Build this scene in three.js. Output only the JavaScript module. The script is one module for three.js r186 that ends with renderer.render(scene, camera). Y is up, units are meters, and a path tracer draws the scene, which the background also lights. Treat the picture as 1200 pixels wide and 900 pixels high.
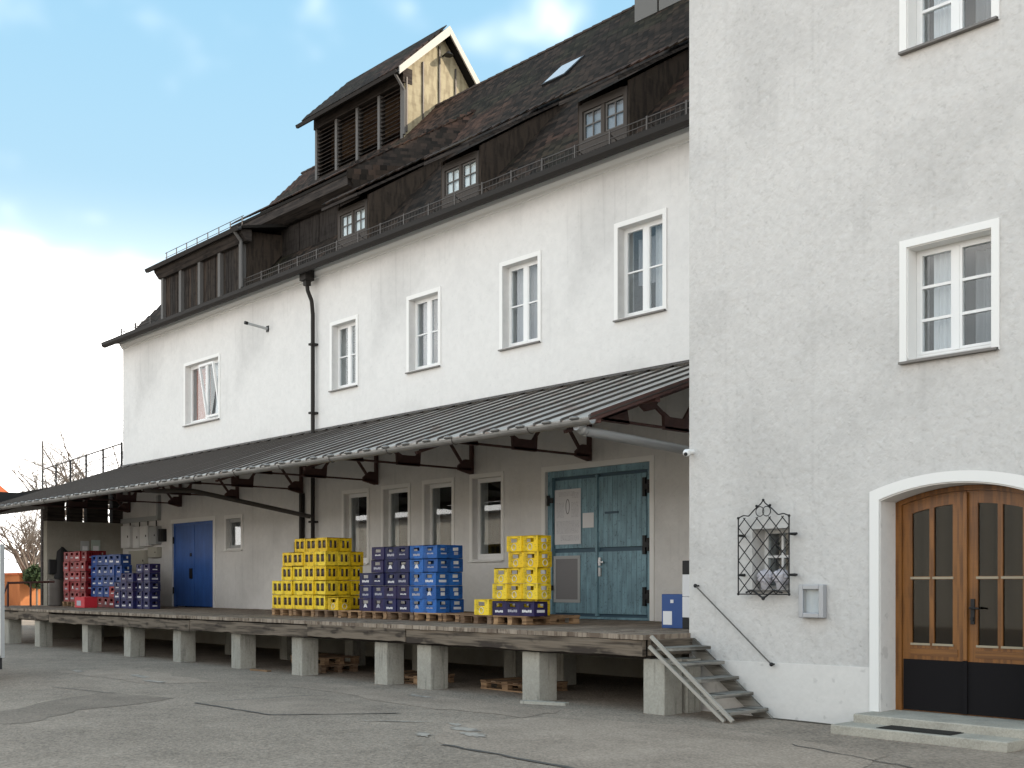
import * as THREE from 'three';
import { mergeGeometries } from 'three/addons/utils/BufferGeometryUtils.js';
import { RoundedBoxGeometry } from 'three/addons/geometries/RoundedBoxGeometry.js';

// ---------------------------------------------------------------- camera, sky, sun, exposure
const scene = new THREE.Scene();
const camera = new THREE.PerspectiveCamera(36.87, 4 / 3, 0.1, 900);
camera.position.set(9.85, 1.65, 15.5);
camera.lookAt(9.85 - 0.7446, 1.65, 15.5 - 0.6674);
camera.setViewOffset(1200, 900, 0, -236, 1200, 900);      // a lens shifted upwards keeps the walls upright
const renderer = new THREE.WebGLRenderer({ antialias: true });
renderer.toneMapping = THREE.LinearToneMapping;
renderer.toneMappingExposure = 1.12;
renderer.shadowMap.enabled = true;

let seed = 12345;
function rnd() { seed = (seed * 1664525 + 1013904223) >>> 0; return seed / 4294967296; }
const rr = (a, b) => a + (b - a) * rnd();
const pick = a => a[Math.floor(rnd() * a.length)];
const clamp = (v, a = 0, b = 1) => Math.min(b, Math.max(a, v));
const smooth = (a, b, v) => { const t = clamp((v - a) / (b - a)); return t * t * (3 - 2 * t); };
const lerp = (a, b, t) => a + (b - a) * t;
function hash(x, y, s) { let h = Math.imul(x, 374761393) ^ Math.imul(y, 668265263) ^ Math.imul(s, 2246822519); h = Math.imul(h ^ (h >>> 13), 1274126177); h ^= h >>> 16; return (h >>> 0) / 4294967296; }
function vnoise(x, y, px, py, s) {                        // tileable value noise
  const x0 = Math.floor(x), y0 = Math.floor(y); let fx = x - x0, fy = y - y0;
  fx = fx * fx * (3 - 2 * fx); fy = fy * fy * (3 - 2 * fy);
  const m = (a, p) => ((a % p) + p) % p, xa = m(x0, px), xb = m(x0 + 1, px), ya = m(y0, py), yb = m(y0 + 1, py);
  return lerp(lerp(hash(xa, ya, s), hash(xb, ya, s), fx), lerp(hash(xa, yb, s), hash(xb, yb, s), fx), fy);
}
function fbm(u, v, fx, fy, oct, s) {                      // u, v in 0..1
  let a = 0.5, t = 0, n = 0;
  for (let i = 0; i < oct; i++) { t += a * vnoise(u * fx, v * fy, fx, fy, s + i * 17); n += a; a *= 0.5; fx *= 2; fy *= 2; }
  return t / n;
}

const sunDir = new THREE.Vector3(0.62, 0.50, -0.60).normalize();
{ // sky: blue with broken bright cloud, hazy towards the horizon
  const W = 1024, H = 512, data = new Float32Array(W * H * 4);
  const D = Math.PI / 180;
  const puffs = [[-155.4, 18.9, 1.2, 0.45, 0.30], [-158.3, 16.8, 0.9, 0.5, 0.28], [-147.6, 26.6, 1.3, 0.9, 0.26], [-144.3, 26.8, 1.0, 0.7, 0.24], [-139.7, 25.6, 2.0, 0.9, 0.40], [-136.2, 27, 1.6, 1.6, 0.42], [-154, 14.6, 3.0, 1.1, 0.34], [-159.5, 11.8, 5, 2.6, 0.40], [-158, 6, 9, 4, 0.40]];
  for (let j = 0; j < H; j++) for (let i = 0; i < W; i++) {
    const el = ((j + 0.5) / H - 0.5) * Math.PI, az = ((i + 0.5) / W - 0.5) * 2 * Math.PI;
    const y = Math.sin(el), c = Math.cos(el), x = c * Math.cos(az), z = c * Math.sin(az), e = Math.max(0, el / D);
    const k = 1 - Math.exp(-e / 21);
    let r = lerp(0.80, 0.19, k), g = lerp(0.94, 0.525, k), b = lerp(0.96, 0.82, k);
    const q = 1 / (Math.max(y, 0) + 0.22), sx = x * q * 1.5 + 31.7, sz = z * q * 1.5 + 17.3;
    let n = 0, a = 0.5, f = 1; for (let o = 0; o < 6; o++) { n += a * vnoise(sx * f, sz * f, 4096, 4096, 5 + o); a *= 0.5; f *= 2.07; }
    let d = n - lerp(0.33, 0.40, smooth(25, 60, e));
    const azd = az / D;
    const inView = smooth(24, 12, Math.abs(azd + 149)) * smooth(36, 29, e);
    d = lerp(d, (n - 0.5) * 1.5 - 0.17, inView);
    if (inView > 0) { let w = 0, wa = 0.5, wf = 1; for (let o = 0; o < 5; o++) { w += wa * vnoise(az * 16 * wf + 40, el * 30 * wf + 40, 8192, 8192, 61 + o); wa *= 0.55; wf *= 2.03; } d += inView * (w - 0.49) * 0.7; }
    for (const p of puffs) { const dx = (azd - p[0]) / p[2], dy = (e - p[1]) / p[3]; d += p[4] * Math.exp(-0.5 * (dx * dx + dy * dy)); }
    let m = smooth(-0.12, 0.44, d); m *= m < 1 ? lerp(0.35, 1, m) : 1; m = lerp(m, 0.85, smooth(19, 2, e) * 0.85);
    const cl = lerp(3.7, 2.35, smooth(5, 30, e));
    r = lerp(r, cl, m); g = lerp(g, cl * 0.955, m); b = lerp(b, cl * 0.905, m);
    if (el < 0) { r = 0.42; g = 0.42; b = 0.41; }
    const o = (j * W + i) * 4; data[o] = r; data[o + 1] = g; data[o + 2] = b; data[o + 3] = 1;
  }
  const t = new THREE.DataTexture(data, W, H, THREE.RGBAFormat, THREE.FloatType);
  t.mapping = THREE.EquirectangularReflectionMapping; t.magFilter = THREE.LinearFilter; t.minFilter = THREE.LinearFilter; t.wrapS = THREE.RepeatWrapping; t.needsUpdate = true;
  scene.background = t; scene.environment = t; scene.environmentIntensity = 1.0;
}
const sun = new THREE.DirectionalLight(0xfff0da, 4.6);
sun.position.copy(sunDir).multiplyScalar(80); sun.castShadow = true; sun.shadow.radius = 1.5;
Object.assign(sun.shadow.camera, { left: -50, right: 40, top: 40, bottom: -40, near: 1, far: 200 }); sun.shadow.mapSize.set(4096, 4096);
scene.add(sun); scene.add(sun.target);

// ---------------------------------------------------------------- textures and materials
function tex(w, h, fn, srgb = true, rx = 1, ry = rx) {
  const d = new Uint8Array(w * h * 4);
  const enc = v => srgb ? 255 * (v <= 0.0031308 ? 12.92 * v : 1.055 * Math.pow(v, 1 / 2.4) - 0.055) : 255 * v;
  for (let j = 0; j < h; j++) for (let i = 0; i < w; i++) {
    const c = fn((i + 0.5) / w, (j + 0.5) / h), o = (j * w + i) * 4;
    d[o] = enc(clamp(c[0])); d[o + 1] = enc(clamp(c[1])); d[o + 2] = enc(clamp(c[2])); d[o + 3] = 255;
  }
  const t = new THREE.DataTexture(d, w, h, THREE.RGBAFormat);
  t.wrapS = t.wrapT = THREE.RepeatWrapping; t.magFilter = THREE.LinearFilter; t.minFilter = THREE.LinearMipmapLinearFilter; t.generateMipmaps = true;
  if (srgb) t.colorSpace = THREE.SRGBColorSpace;
  t.repeat.set(1 / rx, 1 / ry); t.needsUpdate = true; return t;
}
const gray = (w, h, fn, rx, ry) => tex(w, h, (u, v) => { const g = fn(u, v); return [g, g, g]; }, false, rx, ry);
const C = (r, g, b) => new THREE.Color().setRGB(r, g, b);
const std = (o) => new THREE.MeshPhysicalMaterial({ roughness: 0.85, side: THREE.DoubleSide, specularIntensity: (o.roughness ?? 0.85) >= 0.85 ? 0.3 : 1, ...o });   // matt things barely shine
const mixc = (a, b, t) => [lerp(a[0], b[0], t), lerp(a[1], b[1], t), lerp(a[2], b[2], t)];

const M = {};
{ // lime plaster, with weather stains (soft-edged dirt and rain streaks as seen on the wall)
  const map = tex(1024, 1024, (u, v) => {
    const a = fbm(u, v, 4, 4, 5, 3), b = fbm(u, v, 64, 64, 3, 9), st = fbm(u, v, 90, 3, 4, 21), pit = fbm(u, v, 160, 160, 2, 77);
    let k = 1 - 0.15 * smooth(0.48, 0.8, a) - 0.09 * (b - 0.5) - 0.07 * smooth(0.58, 0.85, st) * smooth(0.45, 0.65, a) - 0.05 * smooth(0.72, 0.86, pit);
    return [0.705 * k, 0.692 * k, 0.672 * k];
  }, true, 6.5);
  const bump = gray(512, 512, (u, v) => 0.55 * fbm(u, v, 48, 48, 4, 33) + 0.45 * fbm(u, v, 8, 8, 3, 41), 2.3);
  M.plaster = std({ map, bumpMap: bump, bumpScale: 0.007, roughness: 0.95 });
  const map2 = tex(1024, 1024, (u, v) => {
    const a = fbm(u, v, 5, 5, 5, 103), b = fbm(u, v, 90, 90, 3, 109), st = fbm(u, v, 60, 4, 4, 121), pit = fbm(u, v, 120, 120, 2, 177);
    let k = 1 - 0.10 * smooth(0.48, 0.78, a) - 0.14 * (b - 0.5) - 0.04 * smooth(0.58, 0.8, st) - 0.08 * smooth(0.70, 0.85, pit);
    return [0.585 * k, 0.57 * k, 0.55 * k];
  }, true, 5.2);
  const bump2 = gray(1024, 1024, (u, v) => { const f = fbm(u, v, 70, 70, 3, 133), g = fbm(u + 0.02 * f, v, 34, 26, 4, 139); return 0.5 * f + 0.5 * smooth(0.3, 0.7, g); }, 2.9);
  M.roughcast = std({ map: map2, bumpMap: bump2, bumpScale: 0.009, roughness: 0.97 });
  const map3 = tex(512, 512, (u, v) => { const a = fbm(u, v, 6, 6, 4, 203), b = fbm(u, v, 50, 50, 3, 209), d = fbm(u, v, 20, 20, 4, 251); const k = 1 - 0.08 * (b - 0.5) - 0.07 * a - 0.16 * smooth(0.70, 0.80, d); return [0.70 * k, 0.682 * k, 0.655 * k]; }, true, 2.6);
  M.plinth = std({ map: map3, bumpMap: bump, bumpScale: 0.004, roughness: 0.9 });
  const map4 = tex(512, 512, (u, v) => { const a = fbm(u, v, 5, 5, 5, 303), b = fbm(u, v, 50, 50, 3, 309); const k = 1 - 0.12 * (b - 0.5) - 0.3 * a; return [0.36 * k, 0.34 * k, 0.29 * k]; }, true, 2.4);
  M.oldplaster = std({ map: map4, bumpMap: bump, bumpScale: 0.006, roughness: 0.95 });
}
M.trim = std({ color: C(0.80, 0.79, 0.765), roughness: 0.75 });
M.white = std({ color: C(0.78, 0.78, 0.77), roughness: 0.38 });
M.sill = std({ color: C(0.16, 0.15, 0.14), roughness: 0.5, metalness: 0.4 });
M.interior = std({ color: C(0.10, 0.097, 0.094) });
M.glass = new THREE.MeshPhysicalMaterial({ color: C(0.93, 0.96, 0.97), transmission: 1, roughness: 0.015, thickness: 0, ior: 1.52, side: THREE.DoubleSide });
M.curtain = std({ color: C(0.62, 0.61, 0.62), roughness: 0.95 });
M.darkcurtain = std({ color: C(0.33, 0.32, 0.34), roughness: 0.95 });
M.redcurtain = std({ color: C(0.34, 0.10, 0.06), roughness: 0.9 });
M.bluecurtain = std({ color: C(0.44, 0.44, 0.46), roughness: 0.9 });
{ // asphalt
  const map = tex(2048, 2048, (u, v) => {
    const a = fbm(u, v, 6, 6, 5, 401), b = fbm(u, v, 330, 330, 2, 409), c = fbm(u, v, 24, 24, 4, 417), s = hash(Math.floor(u * 1200), Math.floor(v * 1200), 5);
    let k = 0.82 + 0.30 * (a - 0.5) + 0.6 * (b - 0.5) + 0.26 * (c - 0.5) + (s > 0.975 ? 0.28 : 0) - (s < 0.03 ? 0.22 : 0);
    return [0.35 * k, 0.292 * k, 0.236 * k];
  }, true, 9);
  const bump = gray(1024, 1024, (u, v) => 0.7 * fbm(u, v, 200, 200, 2, 431) + 0.3 * fbm(u, v, 12, 12, 4, 433), 4);
  M.asphalt = std({ map, bumpMap: bump, bumpScale: 0.02, roughness: 0.93 });
  const mk = (k0, s, warm) => std({ map: tex(512, 512, (u, v) => { const a = fbm(u, v, 5, 5, 5, s), b = fbm(u, v, 150, 150, 2, s + 8); const k = 0.8 + 0.4 * (a - 0.5) + 0.6 * (b - 0.5); return [k0 * k * 1.06, k0 * k * (0.885 - warm * 0.5), k0 * k * (0.715 - warm * 0.5)]; }, true, 2.7), bumpMap: bump, bumpScale: 0.01, roughness: 0.93 });
  M.darkpatch = mk(0.255, 441, 0.01); M.palepatch = mk(0.385, 451, 0.03); M.midpatch = mk(0.33, 461, 0.02);
  M.chalk = std({ map: tex(256, 256, (u, v) => { const n = fbm(u, v, 12, 12, 4, 471), k = lerp(0.26, 0.40, smooth(0.35, 0.62, n)); return [k, k * 0.90, k * 0.78]; }, true, 1), roughness: 0.95 });
  M.tar = std({ color: C(0.085, 0.078, 0.068), roughness: 0.8 });
}
function woodTex(base, dark, s, fx = 60, fy = 3, stain = 0.5) {
  return tex(512, 512, (u, v) => {
    const g = fbm(u, v, fy, fx, 4, s), f = fbm(u, v, 6, 180, 3, s + 5), st = fbm(u, v, 5, 7, 4, s + 9);
    const t = clamp(0.75 * smooth(0.35, 0.72, g) + 0.35 * (f - 0.5) + stain * smooth(0.52, 0.75, st));
    return mixc(base, dark, t);
  }, true, 1.9, 0.9);
}
M.fascia = std({ map: woodTex([0.19, 0.155, 0.12], [0.055, 0.045, 0.037], 501, 24, 3, 0.75), bumpMap: gray(512, 512, (u, v) => fbm(u, v, 3, 60, 4, 511), 1.9, 0.9), bumpScale: 0.006, roughness: 0.95 });
M.planks = [0, 1, 2].map(i => std({ map: woodTex([0.36 - i * 0.04, 0.30 - i * 0.035, 0.24 - i * 0.03], [0.15, 0.115, 0.09], 521 + i * 31, 3, 50, 0.6), roughness: 0.95 }));
M.pallet = [0, 1, 2].map(i => std({ map: woodTex([[0.42, 0.27, 0.15], [0.34, 0.22, 0.13], [0.24, 0.17, 0.115]][i], [0.13, 0.08, 0.05], 601 + i * 31, 30, 3, 0.5), roughness: 0.92 }));
M.stairwood = std({ map: woodTex([0.26, 0.25, 0.225], [0.085, 0.08, 0.07], 641, 34, 3, 0.6), roughness: 0.95 });
M.darkboard = [0, 1, 2].map(i => std({ map: woodTex([[0.045, 0.036, 0.030], [0.058, 0.043, 0.034], [0.036, 0.031, 0.028]][i], [0.016, 0.013, 0.012], 651 + i * 13, 3, 50, 0.4), roughness: 0.9 }));
M.slate = std({ map: woodTex([0.062, 0.048, 0.038], [0.03, 0.025, 0.021], 905, 3, 30, 0.3), roughness: 0.95 });
M.darktimber = std({ map: woodTex([0.06, 0.05, 0.044], [0.022, 0.019, 0.018], 671, 40, 3, 0.4), roughness: 0.9 });
M.greypost = std({ color: C(0.12, 0.115, 0.11), roughness: 0.8 });
M.roofbase = std({ color: C(0.018, 0.016, 0.014), roughness: 0.95 });
M.tile = std({ color: C(1, 1, 1), map: tex(256, 256, (u, v) => { const k = 0.72 + 0.56 * fbm(u, v, 8, 8, 4, 681); return [k * 0.8, k * 0.8, k * 0.8]; }, true, 0.5), roughness: 0.92 });
M.concrete = std({ map: tex(512, 512, (u, v) => { const a = fbm(u, v, 6, 6, 5, 701), b = fbm(u, v, 80, 80, 3, 709), d = fbm(u, v, 40, 4, 4, 719); const k = 0.85 + 0.3 * (a - 0.5) + 0.22 * (b - 0.5) - 0.22 * smooth(0.55, 0.8, d); return [0.43 * k, 0.415 * k, 0.365 * k]; }, true, 1.7), bumpMap: gray(256, 256, (u, v) => fbm(u, v, 30, 30, 4, 721), 0.8), bumpScale: 0.006, roughness: 0.93 });
M.stone = std({ map: tex(512, 512, (u, v) => { const a = fbm(u, v, 6, 6, 5, 731), b = fbm(u, v, 120, 120, 2, 739); const k = 0.9 + 0.4 * (a - 0.5) + 0.3 * (b - 0.5); return [0.44 * k, 0.415 * k, 0.355 * k]; }, true, 1.5), bumpMap: gray(256, 256, (u, v) => fbm(u, v, 30, 30, 4, 741), 0.8), bumpScale: 0.005, roughness: 0.9 });
M.sheet = [0, 1, 2].map(i => std({ map: tex(512, 512, (u, v) => { const a = fbm(u, v, 5, 4, 5, 751 + i * 9), b = fbm(u, v, 70, 3, 4, 759 + i * 7), r = fbm(u, v, 9, 9, 4, 771 + i * 5); const k = 0.75 + 0.5 * (a - 0.5) + 0.55 * (b - 0.5); return mixc([0.50 * k, 0.465 * k, 0.42 * k], [0.25, 0.18, 0.145], 0.9 * smooth(0.55, 0.75, r)); }, true, 1.6, 3.1), roughness: 0.6, metalness: 0.15 }));
M.zinc = std({ map: tex(256, 256, (u, v) => { const k = 0.38 + 0.16 * (fbm(u, v, 8, 8, 4, 781) - 0.5); return [k, k, k * 0.99]; }, true, 1), roughness: 0.42, metalness: 0.55 });
M.gutterm = std({ map: tex(256, 256, (u, v) => { const k = 0.20 + 0.12 * (fbm(u, v, 12, 6, 4, 785) - 0.5); return [k, k * 0.96, k * 0.9]; }, true, 2), roughness: 0.5, metalness: 0.35 });
M.oldzinc = std({ color: C(0.085, 0.075, 0.068), roughness: 0.55, metalness: 0.4 });
M.oxide = std({ map: tex(256, 256, (u, v) => { const a = fbm(u, v, 8, 8, 4, 791); return mixc([0.10, 0.042, 0.034], [0.05, 0.026, 0.023], a); }, true, 1), roughness: 0.7 });
M.oxbeam = std({ map: woodTex([0.13, 0.068, 0.058], [0.065, 0.038, 0.034], 797, 20, 3, 0.3), roughness: 0.85 });
M.pipe = std({ color: C(0.022, 0.019, 0.017), roughness: 0.7, specularIntensity: 0.5 });
M.teal = std({ map: tex(512, 512, (u, v) => { const a = fbm(u, v, 40, 3, 4, 801), b = fbm(u, v, 5, 5, 4, 807), q = fbm(u, v, 60, 40, 3, 809); const k = 0.82 + 0.4 * (a - 0.5) + 0.45 * (b - 0.5) - 0.3 * smooth(0.68, 0.76, q); return [0.22 * k, 0.38 * k, 0.455 * k]; }, true, 1.4), roughness: 0.55 });
M.tealdark = std({ color: C(0.05, 0.10, 0.14), roughness: 0.6 });
M.royal = std({ map: tex(512, 512, (u, v) => { const a = fbm(u, v, 30, 3, 4, 811), b = fbm(u, v, 5, 5, 4, 817); const k = 0.85 + 0.25 * (a - 0.5) + 0.35 * (b - 0.5); return [0.045 * k, 0.14 * k, 0.46 * k]; }, true, 1.4), roughness: 0.5 });
M.iron = std({ color: C(0.014, 0.014, 0.015), roughness: 0.55, metalness: 0.3 });
M.steel = std({ color: C(0.55, 0.55, 0.55), roughness: 0.35, metalness: 0.8 });
M.grid = std({ color: C(0.20, 0.195, 0.20), roughness: 0.7 });
M.doorwood = std({ map: woodTex([0.23, 0.092, 0.020], [0.105, 0.040, 0.010], 821, 2, 60, 0.12), roughness: 0.38 });
M.doorwoodh = std({ map: woodTex([0.22, 0.090, 0.020], [0.10, 0.038, 0.010], 823, 60, 2, 0.12), roughness: 0.38 });
M.kick = std({ color: C(0.010, 0.009, 0.010), roughness: 0.85 });
M.paper = std({ color: C(0.74, 0.74, 0.75), roughness: 0.8 });
M.black = std({ color: C(0.012, 0.012, 0.013), roughness: 0.7 });
M.rubber = std({ color: C(0.04, 0.038, 0.035), roughness: 0.9 });
M.greybox = std({ color: C(0.38, 0.39, 0.39), roughness: 0.6 });
M.beigebox = std({ color: C(0.45, 0.43, 0.36), roughness: 0.6 });
M.beigeboard = std({ map: woodTex([0.36, 0.31, 0.20], [0.22, 0.18, 0.11], 841, 3, 20, 0.3), roughness: 0.8 });
M.barge = std({ color: C(0.48, 0.45, 0.40), roughness: 0.7 });
M.scuff = tex(512, 512, (u, v) => { const a = fbm(u, v, 10, 10, 4, 871), b = fbm(u, v, 70, 30, 3, 877), c = fbm(u, v, 24, 90, 3, 879); const k = 1.0 - 0.34 * smooth(0.45, 0.75, a) - 0.25 * (b - 0.5) - 0.3 * smooth(0.66, 0.74, c); return [k, k, k]; }, true, 1.1);
const crateMat = (r, g, b, s) => std({ color: C(r * 1.12, g * 1.12, b * 1.12), map: M.scuff, roughness: 0.55, specularIntensity: 0.6 });
M.yellow = [crateMat(0.80, 0.55, 0.012), crateMat(0.74, 0.49, 0.010), crateMat(0.82, 0.60, 0.035)];
M.navy = [crateMat(0.010, 0.012, 0.065), crateMat(0.012, 0.014, 0.08), crateMat(0.018, 0.012, 0.065)];
M.blue = [crateMat(0.016, 0.10, 0.34), crateMat(0.014, 0.085, 0.30), crateMat(0.02, 0.12, 0.40)];
M.red = [crateMat(0.21, 0.007, 0.011), crateMat(0.17, 0.006, 0.009), crateMat(0.26, 0.010, 0.016)];
M.print = std({ color: C(0.66, 0.66, 0.68), roughness: 0.55 });
M.printdim = std({ color: C(0.36, 0.36, 0.42), roughness: 0.55 });
M.bottle = std({ color: C(0.05, 0.028, 0.014), roughness: 0.25 });
M.bark = std({ color: C(0.16, 0.135, 0.115), roughness: 0.95 });
M.orange = std({ map: tex(256, 256, (u, v) => { const k = 0.85 + 0.35 * (fbm(u, v, 8, 8, 4, 861) - 0.5); return [0.50 * k, 0.20 * k, 0.085 * k]; }, true, 4), roughness: 0.9 });
M.redroof = std({ color: C(0.45, 0.13, 0.06), roughness: 0.9 });

// ---------------------------------------------------------------- geometry helpers
const V = (x, y, z) => new THREE.Vector3(x, y, z);
function uvm(g, du = 0, dv = 0) {                          // metre-true texture coordinates by the way a face points
  if (g.index) g = g.toNonIndexed();
  const p = g.attributes.position, n = p.count, uv = new Float32Array(n * 2);
  const a = V(), b = V(), c = V();
  for (let i = 0; i < n; i += 3) {
    a.fromBufferAttribute(p, i); b.fromBufferAttribute(p, i + 1); c.fromBufferAttribute(p, i + 2);
    const nn = b.clone().sub(a).cross(c.clone().sub(a)), X = Math.abs(nn.x), Y = Math.abs(nn.y), Z = Math.abs(nn.z);
    for (let k = 0; k < 3; k++) {
      const q = [a, b, c][k], o = (i + k) * 2;
      if (Z >= X && Z >= Y) { uv[o] = q.x + du; uv[o + 1] = q.y + dv; } else if (X >= Y) { uv[o] = q.z + du; uv[o + 1] = q.y + dv; } else { uv[o] = q.x + du; uv[o + 1] = q.z + dv; }
    }
  }
  g.setAttribute('uv', new THREE.BufferAttribute(uv, 2)); return g;
}
const box = (x0, x1, y0, y1, z0, z1, du, dv) => { const g = new THREE.BoxGeometry(x1 - x0, y1 - y0, z1 - z0); g.translate((x0 + x1) / 2, (y0 + y1) / 2, (z0 + z1) / 2); return uvm(g, du, dv); };
const rbox = (x0, x1, y0, y1, z0, z1, r = 0.012, du, dv) => { const g = new RoundedBoxGeometry(x1 - x0, y1 - y0, z1 - z0, 1, r); g.translate((x0 + x1) / 2, (y0 + y1) / 2, (z0 + z1) / 2); return uvm(g, du, dv); };
const merge = a => mergeGeometries(a.map(g => { const h = g.index ? g.toNonIndexed() : g; for (const k of Object.keys(h.attributes)) if (!['position', 'normal', 'uv'].includes(k)) h.deleteAttribute(k); return h; }));
function bar(a, b, w, h, up = V(0, 1, 0)) {                // a square bar from a to b
  const d = b.clone().sub(a), L = d.length(), g = new THREE.BoxGeometry(w, h, L); uvm(g);
  const m = new THREE.Matrix4(), zax = d.normalize(); let xax = up.clone().cross(zax); if (xax.lengthSq() < 1e-6) xax = V(1, 0, 0); xax.normalize(); const yax = zax.clone().cross(xax);
  m.makeBasis(xax, yax, zax); const q = uvm(g); q.applyMatrix4(m); q.translate((a.x + b.x) / 2, (a.y + b.y) / 2, (a.z + b.z) / 2); return q;
}
function rod(a, b, r, r2 = r, seg = 10) {
  const d = b.clone().sub(a), L = d.length(), g = new THREE.CylinderGeometry(r2, r, L, seg);
  g.applyQuaternion(new THREE.Quaternion().setFromUnitVectors(V(0, 1, 0), d.normalize())); g.translate((a.x + b.x) / 2, (a.y + b.y) / 2, (a.z + b.z) / 2); return g.toNonIndexed();
}
const tube = (pts, r, seg = 40, rs = 8) => new THREE.TubeGeometry(new THREE.CatmullRomCurve3(pts, false, 'catmullrom', 0.12), seg, r, rs, false).toNonIndexed();
function shp(pts) { const s = new THREE.Shape(); pts.forEach((p, i) => i ? s.lineTo(p[0], p[1]) : s.moveTo(p[0], p[1])); s.closePath(); return s; }
const rectPath = (x0, x1, y0, y1) => { const p = new THREE.Path(); p.moveTo(x0, y0); p.lineTo(x0, y1); p.lineTo(x1, y1); p.lineTo(x1, y0); p.closePath(); return p; };
function slab(shape, z0, z1, seg = 12) { const g = new THREE.ExtrudeGeometry(shape, { depth: z1 - z0, bevelEnabled: false, curveSegments: seg }); g.translate(0, 0, z0); return uvm(g); }
function prismX(pts, x0, x1) { const g = new THREE.ExtrudeGeometry(shp(pts.map(([z, y]) => [-z, y])), { depth: x1 - x0, bevelEnabled: false }); g.rotateY(Math.PI / 2); g.translate(x0, 0, 0); return uvm(g); }
function flat(pts, y) { const g = new THREE.ShapeGeometry(shp(pts.map(([x, z]) => [x, -z]))); g.rotateX(-Math.PI / 2); g.translate(0, y, 0); return uvm(g); }

const used = {};
function numbered(n) { if (used[n] === undefined) { used[n] = 0; return n; } used[n]++; return n + '_' + String(used[n]).padStart(3, '0'); }
function part(name, geo, mat, parent, label) { const m = new THREE.Mesh(geo, mat); m.name = name; m.castShadow = m.receiveShadow = true; parent.add(m); if (label) m.userData.label = label; return m; }
function thing(name, label, category, pos = [0, 0, 0], group, turn = 0) { const o = new THREE.Group(); o.name = numbered(name); o.position.set(...pos); o.rotation.y = turn; o.userData = { label, category }; if (group) o.userData.group = group; scene.add(o); return o; }
function solo(name, geo, mat, label, category, pos = [0, 0, 0], group) { const m = part(numbered(name), geo, mat, scene); m.position.set(...pos); m.userData = { label, category }; if (group) m.userData.group = group; return m; }
function struct(name, geo, mat) { const m = part(numbered(name), geo, mat, scene); m.userData.kind = 'structure'; return m; }
function copyOf(o, pos, label, group, turn) { const c = o.clone(); c.name = numbered(o.name.replace(/_\d{3}$/, '')); c.position.set(...pos); if (turn !== undefined) c.rotation.y = turn; c.userData = { ...o.userData }; if (label) c.userData.label = label; if (group) c.userData.group = group; scene.add(c); return c; }

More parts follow.
